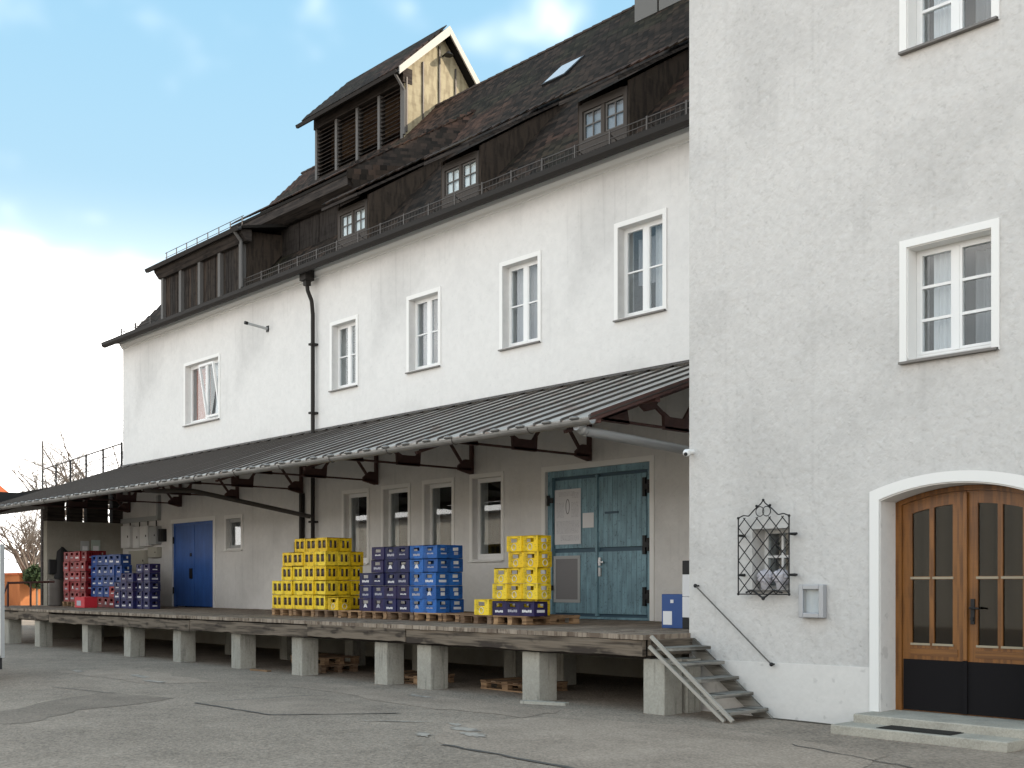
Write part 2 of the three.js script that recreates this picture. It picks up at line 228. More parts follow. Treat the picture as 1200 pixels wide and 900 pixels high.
// ---------------------------------------------------------------- ground
{
  const g = new THREE.PlaneGeometry(700, 700); g.rotateX(-Math.PI / 2); g.translate(-100, 0, 0);
  struct('ground', uvm(g), M.asphalt);
  const wob = (pts, n = 5, a = 0.06) => { const o = []; pts.forEach((p, i) => { const q = pts[(i + 1) % pts.length]; for (let k = 0; k < n; k++) { const t = k / n; o.push([lerp(p[0], q[0], t) + rr(-a, a), lerp(p[1], q[1], t) + rr(-a, a)]); } }); return o; };
  struct('asphalt_patch', flat(wob([[-4.7, 11.6], [-5.8, 10.45], [-7.1, 9.05], [-7.5, 8.3], [-6.0, 7.95], [-5.5, 8.7], [-5.3, 9.6], [-4.3, 10.6]], 5, 0.05), 0.004), M.darkpatch);
  struct('asphalt_patch', flat(wob([[-5.12, 8.0], [-3.15, 8.02], [-2.2, 6.7], [-5.0, 6.25]], 6, 0.012), 0.004), M.midpatch);
  struct('asphalt_patch', flat(wob([[0.4, 8.1], [2.8, 8.15], [4.4, 6.9], [3.9, 5.2], [1.2, 4.9], [-0.6, 5.6], [-0.9, 6.9]], 6, 0.08), 0.004), M.palepatch);
  struct('asphalt_patch', flat(wob([[-12.6, 7.2], [-9.0, 7.2], [-8.0, 6.2], [-11.8, 5.9]], 6, 0.15), 0.004), M.palepatch);
  struct('asphalt_patch', flat(wob([[-3.0, 4.9], [-1.0, 4.95], [-0.7, 5.8], [-2.6, 6.0], [-6.5, 5.6], [-7.5, 4.9]], 6, 0.08), 0.0045), M.palepatch);
  struct('dirt_strip', flat(wob([[1.3, 3.53], [2.6, 3.53], [2.62, 3.66], [2.2, 3.62], [1.5, 3.64]], 6, 0.02), 0.0055), M.soil = std({ color: C(0.11, 0.095, 0.075), roughness: 0.98 }));
  const seam = (pts, w) => { const L = [], R = []; pts.forEach((p, i) => { const q = pts[Math.min(i + 1, pts.length - 1)], o = pts[Math.max(i - 1, 0)]; const dx = q[0] - o[0], dz = q[1] - o[1], l = Math.hypot(dx, dz), k = w * rr(0.6, 1.3); L.push([p[0] - dz / l * k, p[1] + dx / l * k]); R.unshift([p[0] + dz / l * k, p[1] - dx / l * k]); }); return flat([...L, ...R], 0.0085); };
  const line = (a, b, n, j) => Array.from({ length: n + 1 }, (_, i) => [lerp(a[0], b[0], i / n) + rr(-j, j), lerp(a[1], b[1], i / n) + rr(-j, j)]);
  for (const [a, b, w] of [[[-5.15, 8.03], [-3.12, 8.03], 0.025], [[-3.12, 8.03], [-2.15, 6.7], 0.02], [[-5.15, 8.03], [-5.0, 6.2], 0.018], [[0.5, 8.08], [3.1, 8.2], 0.03], [[3.1, 8.2], [4.6, 6.6], 0.02], [[-9, 8.6], [-7.3, 8.3], 0.014], [[2.9, 5.4], [4.6, 5.9], 0.012]])
    struct('tar_seam', seam(line(a, b, 14, 0.022), w), M.tar);
  for (const [x, z, a, b, t] of [[-0.26, 7.75, 0.22, 0.10, 0.5], [-0.35, 7.1, 0.30, 0.13, 0.1], [0.12, 7.35, 0.26, 0.12, 0.3], [-0.75, 6.9, 0.16, 0.07, 0.2], [-1.4, 7.2, 0.62, 0.035, -0.7], [-8.9, 6.9, 0.40, 0.10, 0], [-10.2, 6.6, 0.5, 0.12, 0.1], [-12.2, 6.95, 0.35, 0.09, 0.1], [-3.8, 5.1, 0.45, 0.10, 0.15]]) {
    const p = []; for (let i = 0; i < 30; i++) { const q = i / 30 * Math.PI * 2, k = rr(0.5, 1.2), u = Math.cos(q) * a * k, w = Math.sin(q) * b * k; p.push([x + u * Math.cos(t) - w * Math.sin(t), z + u * Math.sin(t) + w * Math.cos(t)]); }
    struct('chalk_mark', flat(p, 0.0095), M.chalk);
  }
}

// ---------------------------------------------------------------- the warehouse
const wh = thing('warehouse', 'long white plastered warehouse with steep dark tiled roof and dormers', 'building');
const upWin = [[-4.62, -3.37, 6.47, 8.27, 'net'], [-7.81, -6.58, 6.42, 8.22, 'dark'], [-10.97, -9.74, 6.39, 8.12, 'dark'], [-14.1, -12.89, 6.37, 8.07, 'half']];
const lowWin = [[-8.76, -7.68, 2.14, 3.97], [-10.4, -9.28, 2.14, 3.96], [-11.95, -10.84, 2.14, 3.94], [-13.57, -12.44, 2.14, 3.93]];
const T = 0.09, TH = 0.42;
{
  const s = shp([[-26.3, 0], [0.4, 0], [0.4, 9.5], [-26.3, 9.5]]);
  for (const [a, b, c, d] of [...upWin, ...lowWin]) s.holes.push(rectPath(a + T, b - T, c + 0.05, d - T));
  s.holes.push(rectPath(-21.85, -19.8, 6.4, 8.1));           // wide window at the far end
  s.holes.push(rectPath(-19.36, -18.5, 2.68, 3.52));          // small window
  s.holes.push(rectPath(-6.46, -3.76, 1.0, 3.86));            // teal doors
  s.holes.push(rectPath(-22.75, -20.12, 1.0, 3.5));           // blue door
  part('wall', slab(s, -TH, 0), M.plaster, wh);
  part('base_course', box(-26.29, -0.001, 0, 0.93, 0.002, 0.04), M.oldplaster, wh);
  part('back_wall', box(-26.3, 0.4, 0, 9.5, -14.2, -13.8), M.interior, wh);
  part('gable_wall', prismX([[-TH - 0.003, 0], [-13.797, 0], [-13.797, 9.3], [-6.95, 16.1], [-TH - 0.003, 9.3]], -26.3, -25.95), M.plaster, wh);
  part('end_wall', box(0.1, 0.4, 0, 9.4, -13.797, -TH - 0.003), M.interior, wh);
  part('floor_slab', box(-25.94, 0.09, 0.7, 0.99, -13.79, -TH - 0.004), M.interior, wh);
  part('floor_slab', box(-25.94, 0.09, 4.9, 5.2, -13.79, -TH - 0.004), M.interior, wh);
  part('floor_slab', box(-25.94, 0.09, 9.2, 9.4, -13.79, -TH - 0.004), M.interior, wh);
  part('partition', box(-25.94, 0.09, 1.0, 4.89, -4.6, -4.4), M.interior, wh);
  part('partition', box(-25.94, 0.09, 5.21, 9.19, -4.6, -4.4), M.interior, wh);
  part('cornice', prismX([[0.003, 9.28], [0.05, 9.28], [0.06, 9.33], [0.12, 9.4], [0.13, 9.49], [0.003, 9.49]], -26.3, 0.3), M.trim, wh);
  part('soffit', prismX([[0.005, 9.495], [0.42, 9.44], [0.42, 9.46], [0.005, 9.56]], -26.5, 0.3), M.darktimber, wh);
}
function curtain(w, h, folds, mat, x, y, z, parent, amp = 0.02) {
  const nx = folds * 6, g = new THREE.PlaneGeometry(w, h, nx, 1), p = g.attributes.position;
  for (let i = 0; i < p.count; i++) { const u = p.getX(i) / w + 0.5; p.setZ(i, amp * Math.sin(u * folds * 2 * Math.PI) + amp * 0.5 * Math.sin(u * folds * 5.3)); }
  g.computeVertexNormals(); g.translate(x, y, z); return part('curtain', g.toNonIndexed(), mat, parent);
}
// a casement window: frame mesh with panes, trim and sill as its pieces
function casement(parent, x0, x1, y0, y1, zf, { cols = 2, rows = 2, trim = T, depth = 0.16, sillm = M.sill, wallz = 0, fm = M.white, fr = 0.055, bead = 0.028, mull = 0.095, st = cols > 1 ? 0.03 : 0.05 } = {}) {
  const a = x0 + trim, b = x1 - trim, c = y0 + 0.05, d = y1 - trim, z = wallz - depth, gs = [];
  const fd = 0.06;
  gs.push(box(a, a + fr, c, d, z - fd, z), box(b - fr, b, c, d, z - fd, z), box(a + fr, b - fr, d - fr, d, z - fd, z), box(a + fr, b - fr, c, c + fr * 1.3, z - fd, z));
  const ia = a + fr, ib = b - fr, ic = c + fr * 1.3, id = d - fr, cw = (ib - ia - (cols - 1) * mull) / cols;
  const xs = []; for (let i = 0; i < cols; i++) xs.push([ia + i * (cw + mull), ia + i * (cw + mull) + cw]);
  for (let i = 0; i < cols - 1; i++) gs.push(box(xs[i][1], xs[i + 1][0], ic, id, z - fd + 0.004, z + 0.012));
  const panes = [];
  for (const [p, q] of xs) {
    gs.push(box(p, p + st, ic, id, z - 0.05, z + 0.006), box(q - st, q, ic, id, z - 0.05, z + 0.006), box(p + st, q - st, id - st, id, z - 0.05, z + 0.006), box(p + st, q - st, ic, ic + st, z - 0.05, z + 0.006));
    const ph = (id - ic - 2 * st - (rows - 1) * bead) / rows;
    for (let r = 0; r < rows; r++) {
      const yb = ic + st + r * (ph + bead);
      if (r) gs.push(box(p + st, q - st, yb - bead, yb, z - 0.045, z + 0.002));
      panes.push([p + st, q - st, yb, yb + ph]);
    }
  }
  const w = part('window', merge(gs), fm, parent);
  for (const [p, q, r, s] of panes) part('pane', box(p - 0.006, q + 0.006, r - 0.006, s + 0.006, z - 0.028, z - 0.024), M.glass, w);
  if (trim > 0) part('trim', merge([box(x0, a, y0, y1, wallz + 0.001, wallz + 0.022), box(b, x1, y0, y1, wallz + 0.001, wallz + 0.022), box(a, b, d, y1, wallz + 0.001, wallz + 0.022)]), M.trim, w);
  if (sillm) part('sill', prismX([[z + 0.002, c + 0.004], [wallz + 0.07, c - 0.03], [wallz + 0.07, c - 0.055], [wallz + 0.002, c - 0.055], [wallz + 0.002, c - 0.012], [z + 0.002, c - 0.012]], x0 + 0.01, x1 - 0.01), sillm, w);
  return { w, a, b, c, d, z };
}
for (const [a, b, c, d, k] of upWin) {
  const { w, z } = casement(wh, a, b, c, d, 0, {});
  const cx = (a + b) / 2, cy = (c + d) / 2, W = b - a - 0.3, H = d - c - 0.25;
  if (k === 'dark') curtain(W, H, 9, M.darkcurtain, cx, cy, z - 0.16, w, 0.012);
  if (k === 'net') { curtain(W * 0.42, H, 5, M.curtain, cx + W * 0.27, cy, z - 0.2, w); curtain(W * 0.5, H * 0.55, 5, M.darkcurtain, cx - W * 0.22, cy + H * 0.15, z - 0.3, w); }
  if (k === 'half') { curtain(W * 0.5, H, 5, M.curtain, cx + W * 0.22, cy, z - 0.18, w); }
}
lowWin.forEach(([a, b, c, d], i) => {
  const { w, z } = casement(wh, a, b, c, d, 0, { cols: 1, rows: 1, trim: 0.08, depth: 0.13, fr: 0.065, st: 0.03, sillm: M.trim });
});
{ // wide window, one sash tipped open, red curtain
  const { w, z } = casement(wh, -21.94, -19.72, 6.32, 8.19, 0, { cols: 2, rows: 1, mull: 0.1, fr: 0.07 });
  curtain(0.85, 1.5, 6, M.redcurtain, -21.3, 7.25, z - 0.14, w);
  curtain(0.7, 1.5, 6, M.curtain, -20.3, 7.25, z - 0.2, w);
  const g = merge([box(0, 0.06, 0, 1.5, -0.03, 0.03), box(0.8, 0.86, 0, 1.5, -0.03, 0.03), box(0.06, 0.8, 0, 0.06, -0.03, 0.03), box(0.06, 0.8, 1.44, 1.5, -0.03, 0.03)]);
  g.rotateX(0.16); g.translate(-20.72, 6.48, -0.1); part('open_sash', g, M.white, w);
}
casement(wh, -19.46, -18.42, 2.6, 3.6, 0, { cols: 1, rows: 1, trim: 0.1, depth: 0.1, fr: 0.05, sillm: M.trim, fm: M.greybox });

// teal double door with four boarded panels
{
  const D = part('door', merge([box(-6.46, -6.34, 1.02, 3.86, -0.2, -0.06), box(-3.88, -3.76, 1.02, 3.86, -0.2, -0.06), box(-6.34, -3.88, 3.74, 3.86, -0.2, -0.06), box(-6.34, -3.88, 1.02, 1.06, -0.2, -0.06)]), M.teal, wh, 'teal double loading door with boarded leaves');
  part('backing', box(-6.34, -3.88, 1.06, 3.74, -0.2, -0.15), M.tealdark, D);
  part('trim', merge([box(-6.56, -6.46, 1.02, 3.96, 0.001, 0.022), box(-3.76, -3.66, 1.02, 3.96, 0.001, 0.022), box(-6.46, -3.76, 3.86, 3.96, 0.001, 0.022)]), M.trim, D);
  const leaf = (x0, x1, y0, y1) => { const n = Math.round((x1 - x0) / 0.12), w = (x1 - x0) / n; for (let i = 0; i < n; i++) part('board', rbox(x0 + i * w + 0.0012, x0 + (i + 1) * w - 0.0012, y0, y1, -0.149, -0.1 + rr(-0.0015, 0.0015), 0.005, rr(0, 3), rr(0, 3)), M.teal, D); };
  leaf(-6.29, -5.2, 2.36, 3.68); leaf(-5.13, -3.94, 2.36, 3.68); leaf(-6.29, -5.2, 1.12, 2.28); leaf(-5.13, -3.94, 1.12, 2.28);
  part('cover_strip', rbox(-5.195, -5.135, 1.07, 3.73, -0.149, -0.07, 0.01), M.teal, D);
  part('grid_panel', box(-6.26, -5.66, 1.38, 2.16, -0.098, -0.09), M.grid, D);
  part('panel_frame', merge([box(-6.32, -6.26, 1.32, 2.22, -0.098, -0.08), box(-5.66, -5.6, 1.32, 2.22, -0.098, -0.08), box(-6.26, -5.66, 2.16, 2.22, -0.098, -0.08), box(-6.26, -5.66, 1.32, 1.38, -0.098, -0.08)]), M.greybox, D);
  part('handle', merge([box(-5.1, -5.04, 2.02, 2.17, -0.098, -0.06), box(-5.1, -5.04, 1.82, 1.98, -0.098, -0.06), box(-5.08, -4.95, 2.07, 2.1, -0.06, -0.03)]), M.steel, D);
  part('catch_bar', box(-4.95, -4.62, 2.98, 3.02, -0.1, -0.08), M.tealdark, D);
  for (const y of [1.45, 2.38, 3.42]) part('hinge', merge([box(-4.0, -3.93, y - 0.17, y + 0.17, -0.095, -0.055), box(-3.93, -3.8, y - 0.05, y + 0.05, -0.06, -0.02), rod(V(-3.82, y - 0.12, -0.02), V(-3.82, y + 0.12, -0.02), 0.035)]), M.iron, D);
  for (const y of [3.3, 1.6]) part('hinge', merge([box(-6.42, -6.3, y - 0.05, y + 0.05, -0.06, -0.03), rod(V(-6.42, y - 0.1, -0.03), V(-6.42, y + 0.1, -0.03), 0.03)]), M.iron, D);
}
{ // royal blue steel door
  const D = part('door', merge([box(-22.75, -22.68, 1.02, 3.5, -0.16, -0.05), box(-20.19, -20.12, 1.02, 3.5, -0.16, -0.05), box(-22.68, -20.19, 3.43, 3.5, -0.16, -0.05)]), M.royal, wh, 'royal blue steel double door');
  part('leaf', box(-22.68, -21.44, 1.04, 3.43, -0.14, -0.07), M.royal, D); part('leaf', box(-21.43, -20.19, 1.04, 3.43, -0.14, -0.075, 0.7, 0.4), M.royal, D);
  part('handle', box(-21.7, -21.55, 1.85, 2.15, -0.069, -0.03), M.iron, D); part('lock', box(-21.7, -21.6, 2.5, 2.6, -0.069, -0.05), M.iron, D);
  part('trim', merge([box(-20.12, -19.98, 1.02, 3.62, 0.001, 0.024), box(-22.8, -20.12, 3.5, 3.62, 0.001, 0.024)]), M.trim, D);
  for (const y of [1.5, 3.0]) part('hinge', rod(V(-22.72, y - 0.1, -0.03), V(-22.72, y + 0.1, -0.03), 0.025), M.iron, D);
}
// roof
const RY = z => z > -0.5 ? lerp(9.47, 9.97, (0.42 - z) / 0.92) : 9.45 - 1.04 * z;
const ridgeZ = -6.93, ridgeY = RY(ridgeZ);
const roof = part('roof', prismX([[0.42, 9.465], [-0.5, 9.955], [ridgeZ, ridgeY - 0.015], [-14.2, 9.3], [-14.2, 9.1], [ridgeZ, ridgeY - 0.3], [-0.5, 9.7], [0.0, 9.5], [0.42, 9.43]], -26.55, 0.3), M.roofbase, wh);
const tileGeo = (() => { const s = new THREE.Shape(); s.moveTo(-0.088, 0.28); s.lineTo(-0.088, 0.035); for (let i = 1; i < 6; i++) { const t = Math.PI * i / 6; s.lineTo(-0.088 * Math.cos(t), 0.035 - 0.035 * Math.sin(t)); } s.lineTo(0.088, 0.035); s.lineTo(0.088, 0.28); s.closePath(); const g = new THREE.ExtrudeGeometry(s, { depth: 0.026, bevelEnabled: false }); g.rotateX(0.1); g.translate(0, 0, 0.016); return uvm(g); })();
const tileCol = (x, s, up) => {
  const a = fbm(x / 27 + 1, s / 12, 7, 4, 4, 901), b = hash(Math.round(x * 50), Math.round(s * 50), 7), moss = fbm(x / 27 + 1, s / 12, 16, 12, 3, 931);
  let c = mixc([0.026, 0.020, 0.0155], [0.068, 0.038, 0.027], clamp(smooth(0.52, 0.72, a) * 0.9 + (up || 0) + (b - 0.5) * 0.45));
  c = mixc(c, [0.026, 0.026, 0.016], 0.6 * smooth(0.56, 0.72, moss)); const k = 0.45 + 1.1 * b; return C(c[0] * k, c[1] * k, c[2] * k);
};
// tiles laid on a plane from (z0,y0) to (z1,y1) over x0..x1
function tiled(list, z0, y0, z1, y1, xa, xb, up = 0, skip) {
  const L = Math.hypot(z1 - z0, y1 - y0), dz = (z1 - z0) / L, dy = (y1 - y0) / L, ex = 0.16, n = Math.floor(L / ex);
  const X = V(1, 0, 0), Y = V(0, dy, dz), Z = X.clone().cross(Y);
  for (let r = 0; r < n; r++) for (let x = xa + (r % 2 ? 0.045 : 0.135); x < xb - 0.04; x += 0.181) {
    const s = r * ex; if (skip && skip(x, z0 + dz * s)) continue;
    const m = new THREE.Matrix4().makeBasis(X, Y, Z); m.setPosition(x + rr(-0.004, 0.004), y0 + dy * s + rr(0, 0.004), z0 + dz * s);
    m.multiply(new THREE.Matrix4().makeRotationZ(rr(-0.02, 0.02))); list.push([m, tileCol(x, y0 + s, up)]);
  }
}
const tiles = [];
const dorm = [-13.87, -9.69, -5.39];                       // window dormer centres
const inDorm = (x, z) => dorm.some(c => Math.abs(x - c) < 0.6 && z < -0.55 && z > -3.3) || (x > -23.4 && x < -18.6 && z < -0.1 && z > -2.2) || (x > -20.4 && x < -14.7 && z < -1.25 && z > -5);
tiled(tiles, 0.42, 9.47, -0.5, 9.97, -26.55, 0.2);
tiled(tiles, -0.5, 9.97, ridgeZ, ridgeY, -26.55, 0.2, 0, inDorm);
// ridge tiles
for (let x = -26.4; x < 0.2; x += 0.36) part('ridge_tile', (() => { const g = new THREE.CylinderGeometry(0.12, 0.105, 0.4, 8, 1, false, 0, Math.PI); g.rotateZ(Math.PI / 2); g.rotateX(0); g.translate(x, ridgeY + 0.0, ridgeZ); return g; })(), M.tileRidge || (M.tileRidge = std({ color: C(0.06, 0.045, 0.038), roughness: 0.9 })), wh);

// window dormers with a low-pitched roof
for (const c of dorm) {
  const a = c - 0.68, b = c + 0.68, zf = -0.5, ze = -3.55;
  const ytop = z => 11.02 + 0.63 * (-0.25 - z);
  const d = part('dormer', prismX([[zf, 9.9], [zf, 11.1], [ze, ytop(ze) - 0.03], [ze, RY(ze) - 0.05]], b - 0.05, b), M.slate, wh);
  part('cheek', prismX([[zf, 9.9], [zf, 11.1], [ze, ytop(ze) - 0.03], [ze, RY(ze) - 0.05]], a, a + 0.05), M.slate, d);
  part('front_frame', merge([box(a + 0.051, a + 0.14, 9.95, 11.0, zf - 0.1, zf + 0.02), box(b - 0.14, b - 0.051, 9.95, 11.0, zf - 0.1, zf + 0.02), box(a + 0.14, b - 0.14, 10.86, 11.02, zf - 0.1, zf + 0.02), box(a + 0.14, b - 0.14, 9.95, 10.3, zf - 0.1, zf + 0.02), box(c - 0.045, c + 0.045, 10.3, 10.86, zf - 0.1, zf + 0.01)]), M.frameg = M.frameg || std({ color: C(0.075, 0.066, 0.06), roughness: 0.85 }), d);
  part('inner_board', box(a + 0.06, b - 0.06, 9.95, 11.0, zf - 0.6, zf - 0.55), M.interior, d);
  for (const [p, q] of [[a + 0.14, c - 0.045], [c + 0.045, b - 0.14]]) {
    const f = 0.04, m = (p + q) / 2;
    part('sash', merge([box(p, p + f, 10.3, 10.86, zf - 0.06, zf - 0.02), box(q - f, q, 10.3, 10.86, zf - 0.06, zf - 0.02), box(p + f, q - f, 10.3, 10.34, zf - 0.06, zf - 0.02), box(p + f, q - f, 10.82, 10.86, zf - 0.06, zf - 0.02), box(m - 0.012, m + 0.012, 10.34, 10.82, zf - 0.05, zf - 0.025), box(p + f, m - 0.012, 10.57, 10.594, zf - 0.05, zf - 0.025), box(m + 0.012, q - f, 10.57, 10.594, zf - 0.05, zf - 0.025)]), M.greypost, d);
    for (const [u, w] of [[p + f, m - 0.012], [m + 0.012, q - f]]) for (const [s, t] of [[10.34, 10.57], [10.594, 10.82]]) part('pane', box(u, w, s, t, zf - 0.042, zf - 0.038), M.glass, d);
    curtain(q - p - 0.04, 0.5, 3, c > -6 ? M.darkcurtain : M.net || (M.net = std({ color: C(0.86, 0.85, 0.83), roughness: 0.95 })), m, 10.58, zf - 0.075, d, 0.006);
  }
  part('dormer_roof', prismX([[-0.12, 10.97], [-0.12, 11.04], [ze - 0.1, ytop(ze - 0.1) + 0.03], [ze - 0.1, ytop(ze - 0.1) - 0.03]], a - 0.14, b + 0.06), M.darktimber, d);
  tiled(tiles, -0.1, 11.06, ze + 0.15, ytop(ze + 0.15) + 0.1, a - 0.16, b + 0.08, c > -8 ? 0.6 : 0.12);
}
const later = [];
// wide boarded dormer at the far end
{
  const x0 = -23.5, x1 = -18.5, zf = -0.02;
  const d = part('dormer', box(x0, x1, 9.55, 11.35, zf - 0.3, zf - 0.12), M.darktimber, wh);
  part('cheek', prismX([[zf - 0.121, 9.6], [zf - 0.121, 11.35], [-1.75, 11.5]], x1 - 0.04, x1 + 0.02), M.slate, d);
  part('cheek', prismX([[zf - 0.121, 9.6], [zf - 0.121, 11.35], [-1.75, 11.5]], x0 - 0.02, x0 + 0.04), M.slate, d);
  for (let i = 0; i <= 4; i++) { const x = lerp(x0 + 0.08, x1 - 0.08, i / 4); part('post', box(x - 0.07, x + 0.07, 9.6, 11.0, zf - 0.119, zf + 0.03), M.greypost, d); }
  for (let i = 0; i < 4; i++) { const a = lerp(x0 + 0.08, x1 - 0.08, i / 4) + 0.07, b = lerp(x0 + 0.08, x1 - 0.08, (i + 1) / 4) - 0.07, n = 7; for (let k = 0; k < n; k++) part('board', box(a + (b - a) * k / n + 0.006, a + (b - a) * (k + 1) / n - 0.006, 9.6, 11.0, zf - 0.119, zf - 0.07 + rr(-0.01, 0.01), rr(0, 3), rr(0, 3)), pick(M.darkboard), d); }
  part('fascia', prismX([[zf - 0.119, 11.001], [zf + 0.05, 11.001], [zf + 0.2, 11.2], [zf + 0.2, 11.27], [zf - 0.119, 11.33]], x0 - 0.1, x1 + 0.3), M.darktimber, d);
  part('dormer_roof', prismX([[zf + 0.24, 11.275], [zf + 0.24, 11.34], [-2.35, 11.98], [-2.35, 11.85]], x0 - 0.3, x1 + 0.4), M.roofbase, d);
  part('gutter', prismX([[0.61, 11.40], [0.63, 11.30], [0.72, 11.28], [0.77, 11.38], [0.745, 11.38], [0.705, 11.31], [0.65, 11.33], [0.635, 11.41]].map(([z, y]) => [z - 0.39, y - 0.08]), x0 - 0.35, x1 + 0.42), M.pipe, d);
  part('downpipe', merge([rod(V(x1 + 0.15, 11.22, 0.3), V(x1 + 0.15, 11.0, 0.1), 0.045), rod(V(x1 + 0.15, 11.0, 0.1), V(x1 + 0.15, 9.75, 0.08), 0.045)]), M.greypost, d);
}
// long boarded dormer beside it
{
  const x0 = -20.5, x1 = -14.62, zf = -1.2, ytop = z => 12.06 + 0.62 * (-0.8 - z), ze = -5.15;
  const d = part('dormer', box(x0, x1, 10.4, 11.75, zf - 0.3, zf - 0.1), M.slate, wh);
  part('cheek', prismX([[zf - 0.1, 10.55], [zf - 0.1, 11.75], [ze, ytop(ze) - 0.1], [ze, RY(ze) - 0.1]], x1 - 0.02, x1 + 0.03), M.slate, d);
  for (let i = 0; i < 6; i++) { const a = lerp(x0, x1, i / 6), b = lerp(x0, x1, (i + 1) / 6); part('board', box(a + 0.02, b - 0.02, 10.45, 11.62, zf - 0.099, zf - 0.05, rr(0, 3), 0), M.darkboard[2], d); }
  part('fascia', prismX([[zf - 0.099, 11.621], [zf + 0.1, 11.621], [zf + 0.42, 11.75], [zf + 0.42, 12.0], [zf - 0.099, 12.0]], x0 - 0.1, x1 + 0.1), M.darktimber, d);
  part('dormer_roof', prismX([[zf + 0.44, 11.99], [zf + 0.44, 12.07], [ze, ytop(ze)], [ze, ytop(ze) - 0.2]], x0 - 0.1, x1 + 0.12), M.roofbase, d);
  tiled(tiles, zf + 0.46, 12.085, ze + 0.1, ytop(ze + 0.1) + 0.03, x0 - 0.12, x1 + 0.06, 0.5);
  const sw = [V(x1 + 0.04, 12.07, -0.78), V(x1 + 0.04, ytop(ze) + 0.02, ze), V(x1 + 1.15, RY(-2.6) + 0.02, -2.6), V(x1 + 0.75, RY(-1.1) + 0.2, -1.1)];
  const sg = new THREE.BufferGeometry().setFromPoints([sw[0], sw[1], sw[2], sw[0], sw[2], sw[3]]); sg.computeVertexNormals(); part('swept_side', uvm(sg), M.roofbase, d);
  later.push(() => { tiledPoly(tiles, [sw[0], sw[1], sw[2]], 0.05); tiledPoly(tiles, [sw[0], sw[2], sw[3]], 0.05); });
}
// tiles over a free polygon (three points, the first two along its upper edge)
function tiledPoly(list, P, up) {
  const n = P[1].clone().sub(P[0]).cross(P[2].clone().sub(P[0])).normalize(); if (n.y < 0) n.negate();
  const X = V(0, 1, 0).cross(n).normalize(), Y = n.clone().cross(X), q = P.map(p => [p.dot(X), p.dot(Y)]), k = n.dot(P[0]);
  const y0 = Math.min(...q.map(a => a[1])), y1 = Math.max(...q.map(a => a[1]));
  for (let r = 0, y = y0 + 0.02; y < y1 - 0.1; r++, y += 0.16) {
    const c = []; for (let i = 0; i < q.length; i++) { const a = q[i], b = q[(i + 1) % q.length]; if ((a[1] <= y + 0.08) !== (b[1] <= y + 0.08)) c.push(lerp(a[0], b[0], (y + 0.08 - a[1]) / (b[1] - a[1]))); }
    if (c.length < 2) continue; const lo = Math.min(...c), hi = Math.max(...c);
    for (let x = lo + (r % 2 ? 0.04 : 0.1); x < hi; x += 0.181) { const p = X.clone().multiplyScalar(x).addScaledVector(Y, y).addScaledVector(n, k); const m = new THREE.Matrix4().makeBasis(X, Y, n); m.setPosition(p); list.push([m, tileCol(p.x, p.y, up)]); }
  }
}
